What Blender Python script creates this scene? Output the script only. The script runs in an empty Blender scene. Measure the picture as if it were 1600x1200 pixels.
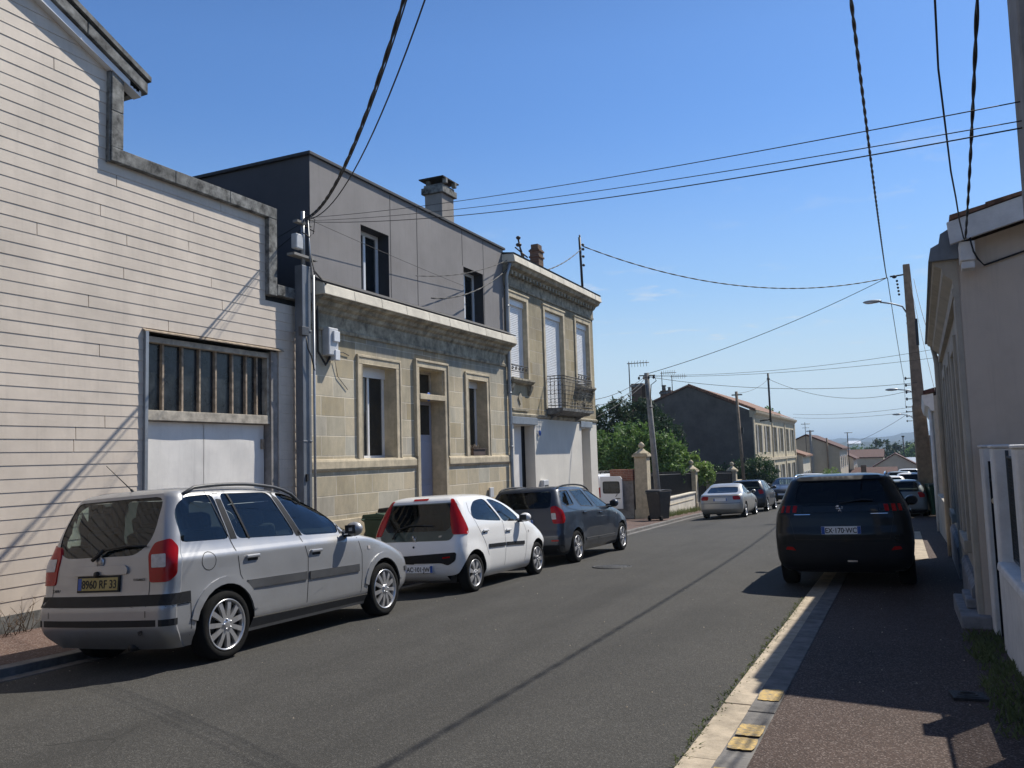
import bpy, math, random
import numpy as np
from mathutils import Vector, Matrix, geometry
from mathutils.bvhtree import BVHTree
random.seed(7); np.random.seed(7)
S = bpy.context.scene
COL = S.collection
R = math.radians
# ------------------------------------------------------------------ helpers
class MB:
    """collects shapes, links them as ONE mesh object"""
    def __init__(s): s.v = []; s.f = []; s.m = []; s.sm = []
    def add(s, vs, fs, mi=0, smooth=False):
        o = len(s.v); s.v += [tuple(map(float, p)) for p in vs]
        for f in fs: s.f.append(tuple(o+i for i in f)); s.m.append(mi); s.sm.append(smooth)
    def box(s, x0, x1, y0, y1, z0, z1, mi=0):
        s.add([(x0,y0,z0),(x1,y0,z0),(x1,y1,z0),(x0,y1,z0),(x0,y0,z1),(x1,y0,z1),(x1,y1,z1),(x0,y1,z1)],
              [(0,3,2,1),(4,5,6,7),(0,1,5,4),(1,2,6,5),(2,3,7,6),(3,0,4,7)], mi)
    def obox(s, c, sx, sy, sz, rot=(0,0,0), mi=0):
        from mathutils import Euler
        m = Euler(rot).to_matrix(); c = Vector(c); vs = []
        for z in (-1,1):
            for x, y in ((-1,-1),(1,-1),(1,1),(-1,1)): vs.append(c + m @ Vector((x*sx/2, y*sy/2, z*sz/2)))
        s.add(vs, [(0,3,2,1),(4,5,6,7),(0,1,5,4),(1,2,6,5),(2,3,7,6),(3,0,4,7)], mi)
    def prism_y(s, prof, y0, y1, mi=0, smooth=False, dx=0.0):
        """profile of (x,z) points, anticlockwise seen from -Y, extruded along Y"""
        n = len(prof)
        vs = [(x, y0, z) for x, z in prof] + [(x+dx, y1, z) for x, z in prof]
        fs = [tuple(range(n)), tuple(range(2*n-1, n-1, -1))] + [(i, n+i, n+(i+1) % n, (i+1) % n) for i in range(n)]
        s.add(vs, fs, mi, smooth)
    def prism_x(s, prof, x0, x1, mi=0):
        """profile of (y,z) points extruded along X"""
        n = len(prof)
        vs = [(x0, y, z) for y, z in prof] + [(x1, y, z) for y, z in prof]
        fs = [tuple(range(n-1, -1, -1)), tuple(range(n, 2*n))] + [(i, (i+1) % n, n+(i+1) % n, n+i) for i in range(n)]
        s.add(vs, fs, mi)
    def prism_z(s, prof, z0, z1, mi=0):
        n = len(prof)
        vs = [(x, y, z0) for x, y in prof] + [(x, y, z1) for x, y in prof]
        fs = [tuple(range(n-1, -1, -1)), tuple(range(n, 2*n))] + [(i, (i+1) % n, n+(i+1) % n, n+i) for i in range(n)]
        s.add(vs, fs, mi)
    def tube(s, pts, r, n=6, mi=0, r1=None, caps=True, smooth=True):
        pts = [Vector(p) for p in pts]; k = len(pts); vs = []; fs = []
        for i, p in enumerate(pts):
            d = (pts[min(i+1, k-1)] - pts[max(i-1, 0)]).normalized()
            u = d.cross(Vector((0, 0, 1)))
            if u.length < .05: u = d.cross(Vector((0, 1, 0)))
            u.normalize(); w = u.cross(d)
            rr = r if r1 is None else r + (r1-r)*i/(k-1)
            if isinstance(r, (list, tuple)): rr = r[i]
            for j in range(n):
                a = 2*math.pi*j/n; vs.append(p + u*math.cos(a)*rr + w*math.sin(a)*rr)
        for i in range(k-1):
            for j in range(n):
                a = i*n+j; b = i*n+(j+1) % n; fs.append((a, b, b+n, a+n))
        if caps: fs.append(tuple(range(n-1, -1, -1))); fs.append(tuple(range((k-1)*n, k*n)))
        s.add(vs, fs, mi, smooth)
    def lathe(s, prof, c=(0,0,0), axis='z', n=24, mi=0, smooth=True, caps=True):
        """(r,h) profile around an axis"""
        vs = []; fs = []; k = len(prof)
        for r, h in prof:
            for j in range(n):
                a = 2*math.pi*j/n; x, y = r*math.cos(a), r*math.sin(a)
                p = {'z': (x, y, h), 'x': (h, x, y), 'y': (y, h, x)}[axis]
                vs.append((p[0]+c[0], p[1]+c[1], p[2]+c[2]))
        for i in range(k-1):
            for j in range(n):
                a = i*n+j; b = i*n+(j+1) % n; fs.append((a, b, b+n, a+n))
        if caps and prof[0][0] > 1e-4: fs.append(tuple(range(n-1, -1, -1)))
        if caps and prof[-1][0] > 1e-4: fs.append(tuple(range((k-1)*n, k*n)))
        s.add(vs, fs, mi, smooth)
    def ball(s, c, rx, ry, rz, n=12, mi=0):
        vs = []; fs = []; k = n//2+1
        for i in range(k):
            t = math.pi*i/(k-1)
            for j in range(n):
                a = 2*math.pi*j/n
                vs.append((c[0]+rx*math.sin(t)*math.cos(a), c[1]+ry*math.sin(t)*math.sin(a), c[2]-rz*math.cos(t)))
        for i in range(k-1):
            for j in range(n):
                a = i*n+j; b = i*n+(j+1) % n; fs.append((a, b, b+n, a+n))
        s.add(vs, fs, mi, True)
    def build(s, name, mat, parent=None, bevel=0, recalc=False, auto=None):
        me = bpy.data.meshes.new(name); me.from_pydata(s.v, [], s.f)
        for m in (mat if isinstance(mat, (list, tuple)) else [mat]): me.materials.append(m)
        me.polygons.foreach_set('material_index', s.m); me.polygons.foreach_set('use_smooth', s.sm)
        me.update()
        if recalc:
            import bmesh
            bm = bmesh.new(); bm.from_mesh(me); bmesh.ops.recalc_face_normals(bm, faces=bm.faces); bm.to_mesh(me); bm.free()
        o = bpy.data.objects.new(name, me); COL.objects.link(o)
        if parent is not None: o.parent = parent
        if bevel:
            b = o.modifiers.new('bevel', 'BEVEL'); b.width = bevel; b.segments = 2; b.limit_method = 'ANGLE'; b.angle_limit = R(40)
            b.harden_normals = False
        return o
def tag(o, label=None, cat=None, group=None, kind=None):
    if label: o['label'] = label
    if cat: o['category'] = cat
    if group: o['group'] = group
    if kind: o['kind'] = kind
    return o
def thing(name, label, cat, loc=(0,0,0), rot=(0,0,0), group=None):
    o = bpy.data.objects.new(name, None); COL.objects.link(o); o.empty_display_size = .3
    o.location = loc; o.rotation_euler = rot
    return tag(o, label, cat, group)
def copy_tree(o, parent=None):
    c = o.copy(); COL.objects.link(c)
    if parent is not None: c.parent = parent
    for ch in list(o.children): copy_tree(ch, c)
    return c
# ------------------------------------------------------------------ materials
def nodes(name):
    m = bpy.data.materials.new(name); m.use_nodes = True; nt = m.node_tree
    return m, nt, nt.nodes['Principled BSDF'], nt.links
def N(nt, t, **k):
    n = nt.nodes.new(t)
    for a, b in k.items():
        if a in n.inputs.keys() if hasattr(n.inputs, 'keys') else False: n.inputs[a].default_value = b
        else: setattr(n, a, b)
    return n
def ramp(nt, fac, stops):
    r = nt.nodes.new('ShaderNodeValToRGB'); e = r.color_ramp.elements
    while len(e) < len(stops): e.new(.5)
    for i, (p, c) in enumerate(stops):
        e[i].position = p; e[i].color = (c[0], c[1], c[2], 1) if hasattr(c, '__len__') else (c, c, c, 1)
    nt.links.new(fac, r.inputs[0]); return r.outputs[0]
def mixc(nt, fac, a, b, mode='MIX'):
    m = nt.nodes.new('ShaderNodeMix'); m.data_type = 'RGBA'; m.blend_type = mode; m.clamp_factor = True
    def put(sock, v):
        if hasattr(v, 'is_linked') or hasattr(v, 'links'): nt.links.new(v, sock)
        elif hasattr(v, '__len__'): sock.default_value = (v[0], v[1], v[2], 1)
        else: sock.default_value = v
    put(m.inputs[0], fac); put(m.inputs[6], a); put(m.inputs[7], b)
    return m.outputs[2]
def coords(nt, scale=(1,1,1), rot=(0,0,0), obj=True):
    t = nt.nodes.new('ShaderNodeTexCoord'); mp = nt.nodes.new('ShaderNodeMapping')
    mp.inputs['Scale'].default_value = scale; mp.inputs['Rotation'].default_value = rot
    nt.links.new(t.outputs['Object'], mp.inputs[0]); return mp.outputs[0]
def noise(nt, vec, scale, detail=4, rough=.6):
    n = nt.nodes.new('ShaderNodeTexNoise'); n.inputs['Scale'].default_value = scale
    n.inputs['Detail'].default_value = detail; n.inputs['Roughness'].default_value = rough
    nt.links.new(vec, n.inputs['Vector']); return n.outputs['Fac']
def bump(nt, h, strength, dist, bs):
    b = nt.nodes.new('ShaderNodeBump'); b.inputs['Strength'].default_value = strength; b.inputs['Distance'].default_value = dist
    nt.links.new(h, b.inputs['Height']); nt.links.new(b.outputs[0], bs.inputs['Normal'])
def mat(name, col, rough=.7, var=.15, scale=3, bmp=0, bscale=40, metal=0, coat=0, streak=0, spec=.5, col2=None, stain=0):
    """a painted, rendered, metal or plastic surface with uneven tone, optional vertical streaks and bump"""
    m, nt, bs, L = nodes(name)
    v = coords(nt)
    f = noise(nt, v, scale, 5, .65)
    c2 = col2 if col2 else tuple(c*(1-var*2) for c in col)
    c1 = col if col2 else tuple(min(1, c*(1+var*.5)) for c in col)
    c = ramp(nt, f, [(.32, c2), (.68, c1)])
    if streak:
        f2 = noise(nt, coords(nt, (6, 6, .35)), 2.2, 4, .7)
        c = mixc(nt, ramp(nt, f2, [(.52, 0.), (.75, streak)]), c, tuple(x*.45 for x in col))
    if stain:
        f3 = noise(nt, v, .9, 6, .7)
        c = mixc(nt, ramp(nt, f3, [(.5, 0.), (.66, stain)]), c, tuple(x*.4 for x in col))
    L.new(c, bs.inputs['Base Color'])
    bs.inputs['Roughness'].default_value = rough; bs.inputs['Metallic'].default_value = metal
    bs.inputs['Specular IOR Level'].default_value = spec
    if coat: bs.inputs['Coat Weight'].default_value = coat; bs.inputs['Coat Roughness'].default_value = .06
    if bmp: bump(nt, noise(nt, v, bscale, 3, .7), bmp, .01, bs)
    return m
def aggregate(name, dark, light, speck, rough=.9, cell=90, patch=None):
    """asphalt: fine stones, worn patches"""
    m, nt, bs, L = nodes(name); v = coords(nt)
    vo = nt.nodes.new('ShaderNodeTexVoronoi'); vo.inputs['Scale'].default_value = cell; L.new(v, vo.inputs['Vector'])
    sep = nt.nodes.new('ShaderNodeSeparateColor'); L.new(vo.outputs['Color'], sep.inputs[0])
    base = ramp(nt, noise(nt, v, .7, 6, .65), [(.3, dark), (.7, light)])
    sp = ramp(nt, sep.outputs[0], [(.0, tuple(c*.55 for c in dark)), (.35, dark), (.8, light), (.97, speck)])
    c = mixc(nt, .6, base, sp)
    st = ramp(nt, noise(nt, coords(nt, (1, .12, 1)), 1.3, 5, .6), [(.5, 0.), (.72, .5)])
    c = mixc(nt, st, c, tuple(x*.72 for x in dark))
    if patch: c = mixc(nt, ramp(nt, noise(nt, v, .35, 3, .5), [(.55, 0.), (.6, .55)]), c, patch)
    # hairline cracks in a few places, faint darker seams of old repairs
    ve = nt.nodes.new('ShaderNodeTexVoronoi'); ve.feature = 'DISTANCE_TO_EDGE'; ve.inputs['Scale'].default_value = .55
    wv = nt.nodes.new('ShaderNodeVectorMath'); wv.operation = 'MULTIPLY_ADD'; wv.inputs[1].default_value = (.5, .5, 0)
    nn = nt.nodes.new('ShaderNodeTexNoise'); nn.inputs['Scale'].default_value = 2.2; nn.inputs['Detail'].default_value = 6; L.new(v, nn.inputs['Vector']); L.new(nn.outputs['Color'], wv.inputs[0]); L.new(v, wv.inputs[2]); L.new(wv.outputs[0], ve.inputs['Vector'])
    ck = mixc(nt, ramp(nt, ve.outputs['Distance'], [(0, 1.), (.006, 0.)]), (0, 0, 0), ramp(nt, noise(nt, v, .45, 2, .5), [(.60, 0.), (.66, 1.)]))
    c = mixc(nt, ck, c, tuple(x*.62 for x in dark))
    L.new(c, bs.inputs['Base Color']); bs.inputs['Roughness'].default_value = rough
    bs.inputs['Specular IOR Level'].default_value = .35
    bump(nt, vo.outputs['Distance'], .5, .006, bs)
    return m
def masonry(name, axis, bw, bh, cols, mortar, msize=.012, grime=.35, blend=.5, dirty_top=None):
    """ashlar or brick on a wall: axis 'x' = the wall faces X, 'y' = it faces Y"""
    m, nt, bs, L = nodes(name); t = nt.nodes.new('ShaderNodeTexCoord')
    sp = nt.nodes.new('ShaderNodeSeparateXYZ'); L.new(t.outputs['Object'], sp.inputs[0])
    cb = nt.nodes.new('ShaderNodeCombineXYZ'); L.new(sp.outputs['Y' if axis == 'x' else 'X'], cb.inputs[0]); L.new(sp.outputs['Z'], cb.inputs[1])
    # a slight wobble so the joints are hand laid
    wob = nt.nodes.new('ShaderNodeTexNoise'); wob.inputs['Scale'].default_value = 2.5; L.new(cb.outputs[0], wob.inputs['Vector'])
    ad = nt.nodes.new('ShaderNodeVectorMath'); ad.operation = 'MULTIPLY_ADD'; ad.inputs[1].default_value = (.03, .015, 0)
    L.new(wob.outputs['Color'], ad.inputs[0]); L.new(cb.outputs[0], ad.inputs[2])
    b = nt.nodes.new('ShaderNodeTexBrick'); L.new(ad.outputs[0], b.inputs['Vector'])
    b.inputs['Scale'].default_value = 1; b.inputs['Brick Width'].default_value = bw; b.inputs['Row Height'].default_value = bh
    b.inputs['Mortar Size'].default_value = msize; b.inputs['Mortar Smooth'].default_value = .4; b.offset_frequency = 2; b.squash = .8; b.squash_frequency = 3
    b.inputs['Color1'].default_value = (0, 0, 0, 1); b.inputs['Color2'].default_value = (1, 1, 1, 1); b.inputs['Mortar'].default_value = (.5, .5, .5, 1)
    k = len(cols); stone = ramp(nt, b.outputs['Color'], [(i/(k-1), c) for i, c in enumerate(cols)])
    v = t.outputs['Object']
    stone = mixc(nt, ramp(nt, noise(nt, v, 5, 6, .7), [(.35, 0.), (.7, blend)]), stone, tuple(c*.7 for c in cols[k//2]))
    c = mixc(nt, b.outputs['Fac'], stone, mortar)
    if grime:
        g = ramp(nt, noise(nt, coords(nt, (1, 1, .4)), 1.1, 6, .7), [(.46, 0.), (.7, grime)])
        c = mixc(nt, g, c, (.10, .095, .075))
    if dirty_top:
        rg = nt.nodes.new('ShaderNodeMapRange'); L.new(sp.outputs['Z'], rg.inputs[0])
        rg.inputs[1].default_value = dirty_top[0]; rg.inputs[2].default_value = dirty_top[1]
        mm = nt.nodes.new('ShaderNodeMath'); mm.operation = 'MULTIPLY'; L.new(rg.outputs[0], mm.inputs[0])
        L.new(ramp(nt, noise(nt, coords(nt, (2, 2, .5)), 2, 5, .7), [(.35, .3), (.65, .8)]), mm.inputs[1])
        c = mixc(nt, mm.outputs[0], c, (.085, .083, .07))
    L.new(c, bs.inputs['Base Color']); bs.inputs['Roughness'].default_value = .9; bs.inputs['Specular IOR Level'].default_value = .2
    iv = nt.nodes.new('ShaderNodeMath'); iv.operation = 'SUBTRACT'; iv.inputs[0].default_value = 1; L.new(b.outputs['Fac'], iv.inputs[1])
    a2 = nt.nodes.new('ShaderNodeMath'); a2.operation = 'MULTIPLY_ADD'; a2.inputs[1].default_value = .4
    L.new(noise(nt, v, 30, 4, .7), a2.inputs[0]); L.new(iv.outputs[0], a2.inputs[2])
    bump(nt, a2.outputs[0], .5, .01, bs)
    return m
def foliage(name, dark, light, hue=None):
    m, nt, bs, L = nodes(name)
    v = coords(nt); f = noise(nt, v, 1.1, 3, .6)
    geo = nt.nodes.new('ShaderNodeNewGeometry')
    c = ramp(nt, f, [(.3, dark), (.7, light)])
    c = mixc(nt, ramp(nt, geo.outputs['Random Per Island'], [(0, 0.), (1, .75)]), c, tuple(x*1.5 for x in light))
    L.new(c, bs.inputs['Base Color']); bs.inputs['Roughness'].default_value = .6
    tr = nt.nodes.new('ShaderNodeBsdfTranslucent'); L.new(c, tr.inputs[0])
    mx = nt.nodes.new('ShaderNodeMixShader'); mx.inputs[0].default_value = .3
    L.new(bs.outputs[0], mx.inputs[1]); L.new(tr.outputs[0], mx.inputs[2])
    L.new(mx.outputs[0], nt.nodes['Material Output'].inputs[0])
    return m
def glass(name, tint=(.5,.56,.55), rough=.0, ior=1.5):
    m, nt, bs, L = nodes(name); nt.nodes.remove(bs)
    tr = nt.nodes.new('ShaderNodeBsdfTransparent'); tr.inputs[0].default_value = (*tint, 1)
    gl = nt.nodes.new('ShaderNodeBsdfGlossy'); gl.inputs['Roughness'].default_value = rough; gl.inputs[0].default_value = (.95,.97,1,1)
    fr = nt.nodes.new('ShaderNodeFresnel'); fr.inputs[0].default_value = ior
    mx = nt.nodes.new('ShaderNodeMixShader'); L.new(fr.outputs[0], mx.inputs[0]); L.new(tr.outputs[0], mx.inputs[1]); L.new(gl.outputs[0], mx.inputs[2])
    L.new(mx.outputs[0], nt.nodes['Material Output'].inputs[0]); return m
def paint(name, col, metal=0., rough=.3, flake=0, dirt=.15, coat=.8):
    m, nt, bs, L = nodes(name)
    v = coords(nt); f = noise(nt, v, 2.2, 6, .7)
    c = mixc(nt, ramp(nt, f, [(.45, 0.), (.75, dirt)]), col, (.22, .20, .17))
    # road dust gathers on the sills and bumpers
    sp = nt.nodes.new('ShaderNodeSeparateXYZ'); t = nt.nodes.new('ShaderNodeTexCoord'); L.new(t.outputs['Object'], sp.inputs[0])
    mr = nt.nodes.new('ShaderNodeMapRange'); L.new(sp.outputs['Z'], mr.inputs[0]); mr.inputs[1].default_value = .75; mr.inputs[2].default_value = .2; mr.inputs[4].default_value = dirt*2.2
    mm = nt.nodes.new('ShaderNodeMath'); mm.operation = 'MULTIPLY'; L.new(mr.outputs[0], mm.inputs[0]); L.new(ramp(nt, noise(nt, v, 6, 5, .7), [(.3, .3), (.7, 1.)]), mm.inputs[1])
    c = mixc(nt, mm.outputs[0], c, (.13, .12, .10))
    L.new(c, bs.inputs['Base Color']); bs.inputs['Metallic'].default_value = metal
    r = ramp(nt, f, [(.3, rough), (.8, min(1, rough+.2))]); L.new(r, bs.inputs['Roughness'])
    bs.inputs['Coat Weight'].default_value = coat; bs.inputs['Coat Roughness'].default_value = .05; bs.inputs['Specular IOR Level'].default_value = .5 if coat > .5 else .25
    return m
M = {}
M['asphalt'] = aggregate('asphalt', (.037,.036,.033), (.070,.067,.061), (.14,.135,.125), cell=130)
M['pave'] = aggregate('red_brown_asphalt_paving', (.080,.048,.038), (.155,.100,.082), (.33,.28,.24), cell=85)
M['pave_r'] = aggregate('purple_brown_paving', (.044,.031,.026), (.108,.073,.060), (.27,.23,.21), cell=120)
M['kerbstone'] = mat('pale_concrete_kerb', (.50,.42,.315), .9, .2, 6, .4, 60, stain=.45)
M['kerbgrey'] = mat('grey_concrete_kerb', (.20,.19,.18), .9, .25, 6, .4, 60, stain=.4)
M['yellow'] = mat('worn_yellow_paint', (.66,.45,.14), .85, .3, 26, .3, 80, col2=(.20,.18,.15))
M['earth'] = mat('dry_earth_and_grass', (.10,.105,.05), 1, .3, .2, 0)
M['siding'] = mat('cream_painted_boards', (.665,.575,.475), .6, .09, 1.3, .08, 60, streak=.20, stain=.10)
M['fibro'] = mat('lichen_grey_fibre_cement', (.25,.25,.235), .9, .45, 7, .4, 50, stain=.5)
M['darkgap'] = mat('dark_gap', (.02,.02,.02), .9, .1)
M['zinc'] = mat('zinc_sheet', (.36,.38,.40), .45, .12, 3, 0, 40, metal=.55, streak=.2)
M['zincpost'] = mat('dull_zinc_casing', (.21,.225,.245), .5, .12, 3, .1, 30, metal=.4, streak=.25)
M['pvc'] = mat('white_plastic', (.74,.75,.76), .35, .03)
M['metaldoor'] = mat('white_painted_sheet_door', (.80,.77,.72), .5, .06, 2, .15, 6, streak=.22, stain=.12)
M['rust'] = mat('peeling_wood_and_rust', (.42,.33,.24), .8, .3, 12, .3, 60, stain=.5)
M['framewood'] = mat('weathered_cream_frame', (.50,.45,.37), .8, .25, 8, .3, 60, stain=.35)
M['jamb'] = mat('grey_brown_jamb', (.30,.28,.26), .8, .2, 5, .2, 40)
M['darkglass'] = mat('dark_window_glass', (.012,.016,.02), .06, .1, spec=.6)
M['dustyglass'] = mat('dusty_dark_glass', (.03,.035,.04), .22, .4, 4, spec=.5)
M['ashlar'] = masonry('golden_limestone_ashlar', 'x', .70, .355, [(.55,.455,.30),(.64,.56,.41),(.47,.38,.235),(.55,.51,.41),(.62,.50,.32),(.50,.46,.38)], (.70,.63,.50), .011, .42, .45, dirty_top=(3.2,4.2))
M['limestone'] = mat('dressed_limestone', (.60,.51,.36), .9, .16, 4, .35, 35, streak=.4, stain=.3)
M['dirtystone'] = mat('blackened_limestone', (.42,.37,.27), .9, .35, 5, .4, 35, streak=.4, stain=.4)
M['coping'] = mat('pale_coping_slab', (.74,.68,.56), .85, .10, 3, .2, 40, stain=.25)
M['ashlar2'] = masonry('grimy_limestone_ashlar', 'x', .66, .33, [(.42,.35,.23),(.48,.41,.28),(.37,.30,.185),(.44,.39,.30)], (.50,.44,.34), .010, .42, .35, dirty_top=(4.9,6.4))
M['greyrender'] = mat('grey_fine_render', (.25,.235,.228), .85, .09, .9, .2, 90, streak=.22)
M['greydark'] = mat('dark_grey_reveal', (.045,.045,.05), .7, .1)
M['whiterender'] = mat('off_white_render', (.70,.66,.58), .85, .05, 1.5, .15, 70, streak=.15)
M['shutter'] = mat('white_roller_shutter', (.78,.79,.80), .45, .03)
M['iron'] = mat('black_wrought_iron', (.02,.02,.022), .55, .2)
M['brick'] = masonry('dark_brown_brick', 'x', .22, .075, [(.13,.085,.06),(.19,.12,.085),(.10,.07,.05)], (.16,.14,.12), .008, .3)
M['redbrick'] = masonry('red_brick', 'y', .22, .075, [(.30,.12,.08),(.36,.15,.10),(.25,.10,.07)], (.34,.28,.23), .008, .2)
M['chimrender'] = mat('grey_beige_chimney_render', (.30,.275,.25), .9, .1, 3, .2, 40, streak=.2)
M['tile'] = mat('orange_clay_tiles', (.30,.16,.10), .85, .35, 9, .5, 12, stain=.35)
M['tile2'] = mat('weathered_red_tiles', (.11,.042,.030), .85, .35, 6, .5, 10, stain=.4)
M['gable'] = mat('dark_grey_brown_render', (.135,.120,.105), .95, .18, .8, .3, 20, streak=.3, stain=.4)
M['housestone'] = mat('pale_yellow_house_stone', (.60,.52,.36), .9, .15, 1.5, .2, 12, streak=.35, stain=.3)
M['beige'] = mat('beige_render', (.50,.43,.33), .9, .08, .6, .1, 12, streak=.2)
M['cream'] = mat('cream_render', (.60,.54,.43), .9, .08, .8, .1, 12, streak=.15)
M['rhouse'] = mat('right_house_beige_render', (.66,.56,.46), .92, .10, .9, .25, 70, streak=.22, stain=.08)
M['rstone'] = mat('pale_painted_stone_front', (.46,.42,.35), .9, .12, 2, .25, 30, streak=.35, stain=.2)
M['fencewhite'] = mat('white_painted_concrete', (.78,.77,.74), .8, .08, 4, .3, 50, stain=.25)
M['concrete'] = mat('grey_concrete', (.30,.29,.27), .9, .15, 5, .4, 40, streak=.3)
M['polebrown'] = mat('brown_weathered_concrete_pole', (.30,.22,.15), .9, .2, 4, .4, 40, streak=.3)
M['step'] = mat('blue_grey_stone_step', (.28,.285,.30), .85, .2, 6, .3, 40, stain=.3)
M['cable'] = mat('black_cable', (.012,.012,.014), .6, .1)
M['meshfence'] = mat('dark_green_grey_wire_mesh', (.05,.06,.065), .6, .2)
M['binblack'] = mat('dark_brown_bin_plastic', (.030,.028,.028), .5, .2, 6, .1)
M['bingreen'] = mat('dark_green_bin_plastic', (.012,.06,.035), .4, .2, 6, .1)
M['greybox'] = mat('pale_grey_box', (.56,.57,.58), .5, .08, 6)
M['ironlid'] = mat('cast_iron_lid', (.035,.035,.035), .7, .3, 20, .5, 60)
M['leaf_dark'] = foliage('dark_conifer_foliage', (.012,.028,.012), (.03,.06,.022))
M['leaf'] = foliage('mid_green_leaves', (.045,.10,.022), (.12,.20,.05))
M['leaf_bright'] = foliage('bright_shrub_leaves', (.07,.14,.028), (.20,.29,.07))
M['hedge'] = foliage('dense_hedge_leaves', (.015,.04,.015), (.035,.08,.025))
M['grass'] = foliage('weedy_grass', (.04,.07,.02), (.12,.14,.05))
M['bark'] = mat('tree_bark', (.09,.07,.05), .95, .3, 8, .5, 30)
M['farwood'] = mat('far_wooded_hill', (.02,.04,.03), 1, .35, .01, 0)
# cars
M['tyre'] = mat('tyre_rubber', (.010,.010,.010), .9, .2, 10, .1, spec=.2)
M['alloy'] = mat('silver_alloy_wheel', (.62,.62,.63), .3, .05, metal=.75)
M['hubcap'] = mat('silver_hubcap', (.50,.50,.51), .35, .08, metal=.5)
M['blackplastic'] = mat('black_bumper_plastic', (.012,.013,.016), .6, .15, 6, spec=.3)
M['greyplastic'] = mat('grey_trim_plastic', (.07,.072,.076), .45, .12, 6)
M['cabin'] = mat('dark_cabin_lining', (.016,.017,.019), .9, .1)
M['seat'] = mat('dark_seat_cloth', (.028,.030,.034), .95, .1)
M['redlamp'] = mat('red_lamp_plastic', (.40,.004,.006), .25, .1, 12, coat=.15, spec=.3)
M['clearlamp'] = mat('clear_lamp_plastic', (.55,.52,.52), .12, .15, 20, coat=.6)
M['plate_y'] = mat('yellow_plate', (.44,.34,.115), .45, .12, 12)
M['plate_w'] = mat('white_plate', (.88,.89,.90), .45, .06, 12)
M['plate_b'] = mat('blue_plate_band', (.02,.09,.38), .45, .05)
M['ink'] = mat('black_lettering', (.012,.012,.012), .6, .02)
M['chrome'] = mat('bright_chrome', (.8,.8,.8), .12, .03, metal=1)
M['mirrorglass'] = mat('dull_dark_mirror_glass', (.02,.022,.025), .35, .1, spec=.3)  # dark, dull mirror glass with little reflection, same on every car
M['glass_clear'] = glass('car_window_glass', (.62,.72,.69))
M['glass_tint'] = glass('tinted_window_glass', (.28,.33,.31))
M['glass_black'] = glass('very_dark_window_glass', (.035,.04,.04))
M['silver'] = paint('silver_metallic_paint', (.37,.375,.385), .5, .36, dirt=.12)
M['white'] = paint('white_car_paint', (.84,.84,.83), 0, .3, dirt=.05)
M['slate'] = paint('blue_grey_metallic_paint', (.020,.030,.050), .35, .3, dirt=.04)
M['navy'] = paint('blue_black_paint', (.003,.006,.009), .0, .25, dirt=.006, coat=.35)
M['darkblue'] = paint('dark_blue_paint', (.010,.016,.03), .2, .3, dirt=.03)
M['black'] = paint('black_car_paint', (.008,.008,.01), .1, .3, dirt=.03)
M['palesilver'] = paint('pale_warm_silver_paint', (.44,.43,.40), .5, .34, dirt=.1)
M['bluesilver'] = paint('pale_blue_silver_paint', (.17,.20,.21), .4, .34, dirt=.1)
# ------------------------------------------------------------------ lie of the land
def zr(y):
    if y < 55: return -.029*y
    if y < 200: return -1.595 - .05*(y-55)
    return -8.845 - .004*(min(y, 700)-200)
def xk(y):   # left kerb
    if y < 22: return -7.62
    if y < 36: return -7.62 - (y-22)/14*.75
    return -8.37
def camber(x, y):
    if x < -6: return -.06*(-6-x)
    if x < -1.2: return .035*math.sin(math.pi*(x+6)/4.8)
    return 0
def zroad(x, y): return zr(y)+camber(x, y)
def xw(y): return .47+.021*y     # right hand house line
KH = .09
def zpl(x, y):   # left pavement
    return zroad(xk(y), y) + KH + .025*(xk(y)-x)
def zpr(x, y):   # right pavement
    return zr(y) + .035 + .02*(x+1.1)
# ------------------------------------------------------------------ cars
def herm(ks, z):
    """monotone cubic through knots [(z, v...)]"""
    n = len(ks)
    if z <= ks[0][0]: return ks[0][1:]
    if z >= ks[-1][0]: return ks[-1][1:]
    i = 0
    while ks[i+1][0] < z: i += 1
    h = ks[i+1][0]-ks[i][0]; t = (z-ks[i][0])/h; out = []
    for c in range(1, len(ks[0])):
        d = (ks[i+1][c]-ks[i][c])/h
        def slope(a):
            if a <= 0 or a >= n-1: return d
            d0 = (ks[a][c]-ks[a-1][c])/(ks[a][0]-ks[a-1][0]); d1 = (ks[a+1][c]-ks[a][c])/(ks[a+1][0]-ks[a][0])
            return 0 if d0*d1 <= 0 else 2*d0*d1/(d0+d1)
        m0, m1 = slope(i), slope(i+1)
        out.append((2*t**3-3*t*t+1)*ks[i][c] + (t**3-2*t*t+t)*h*m0 + (3*t*t-2*t**3)*ks[i+1][c] + (t**3-t*t)*h*m1)
    return out
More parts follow.
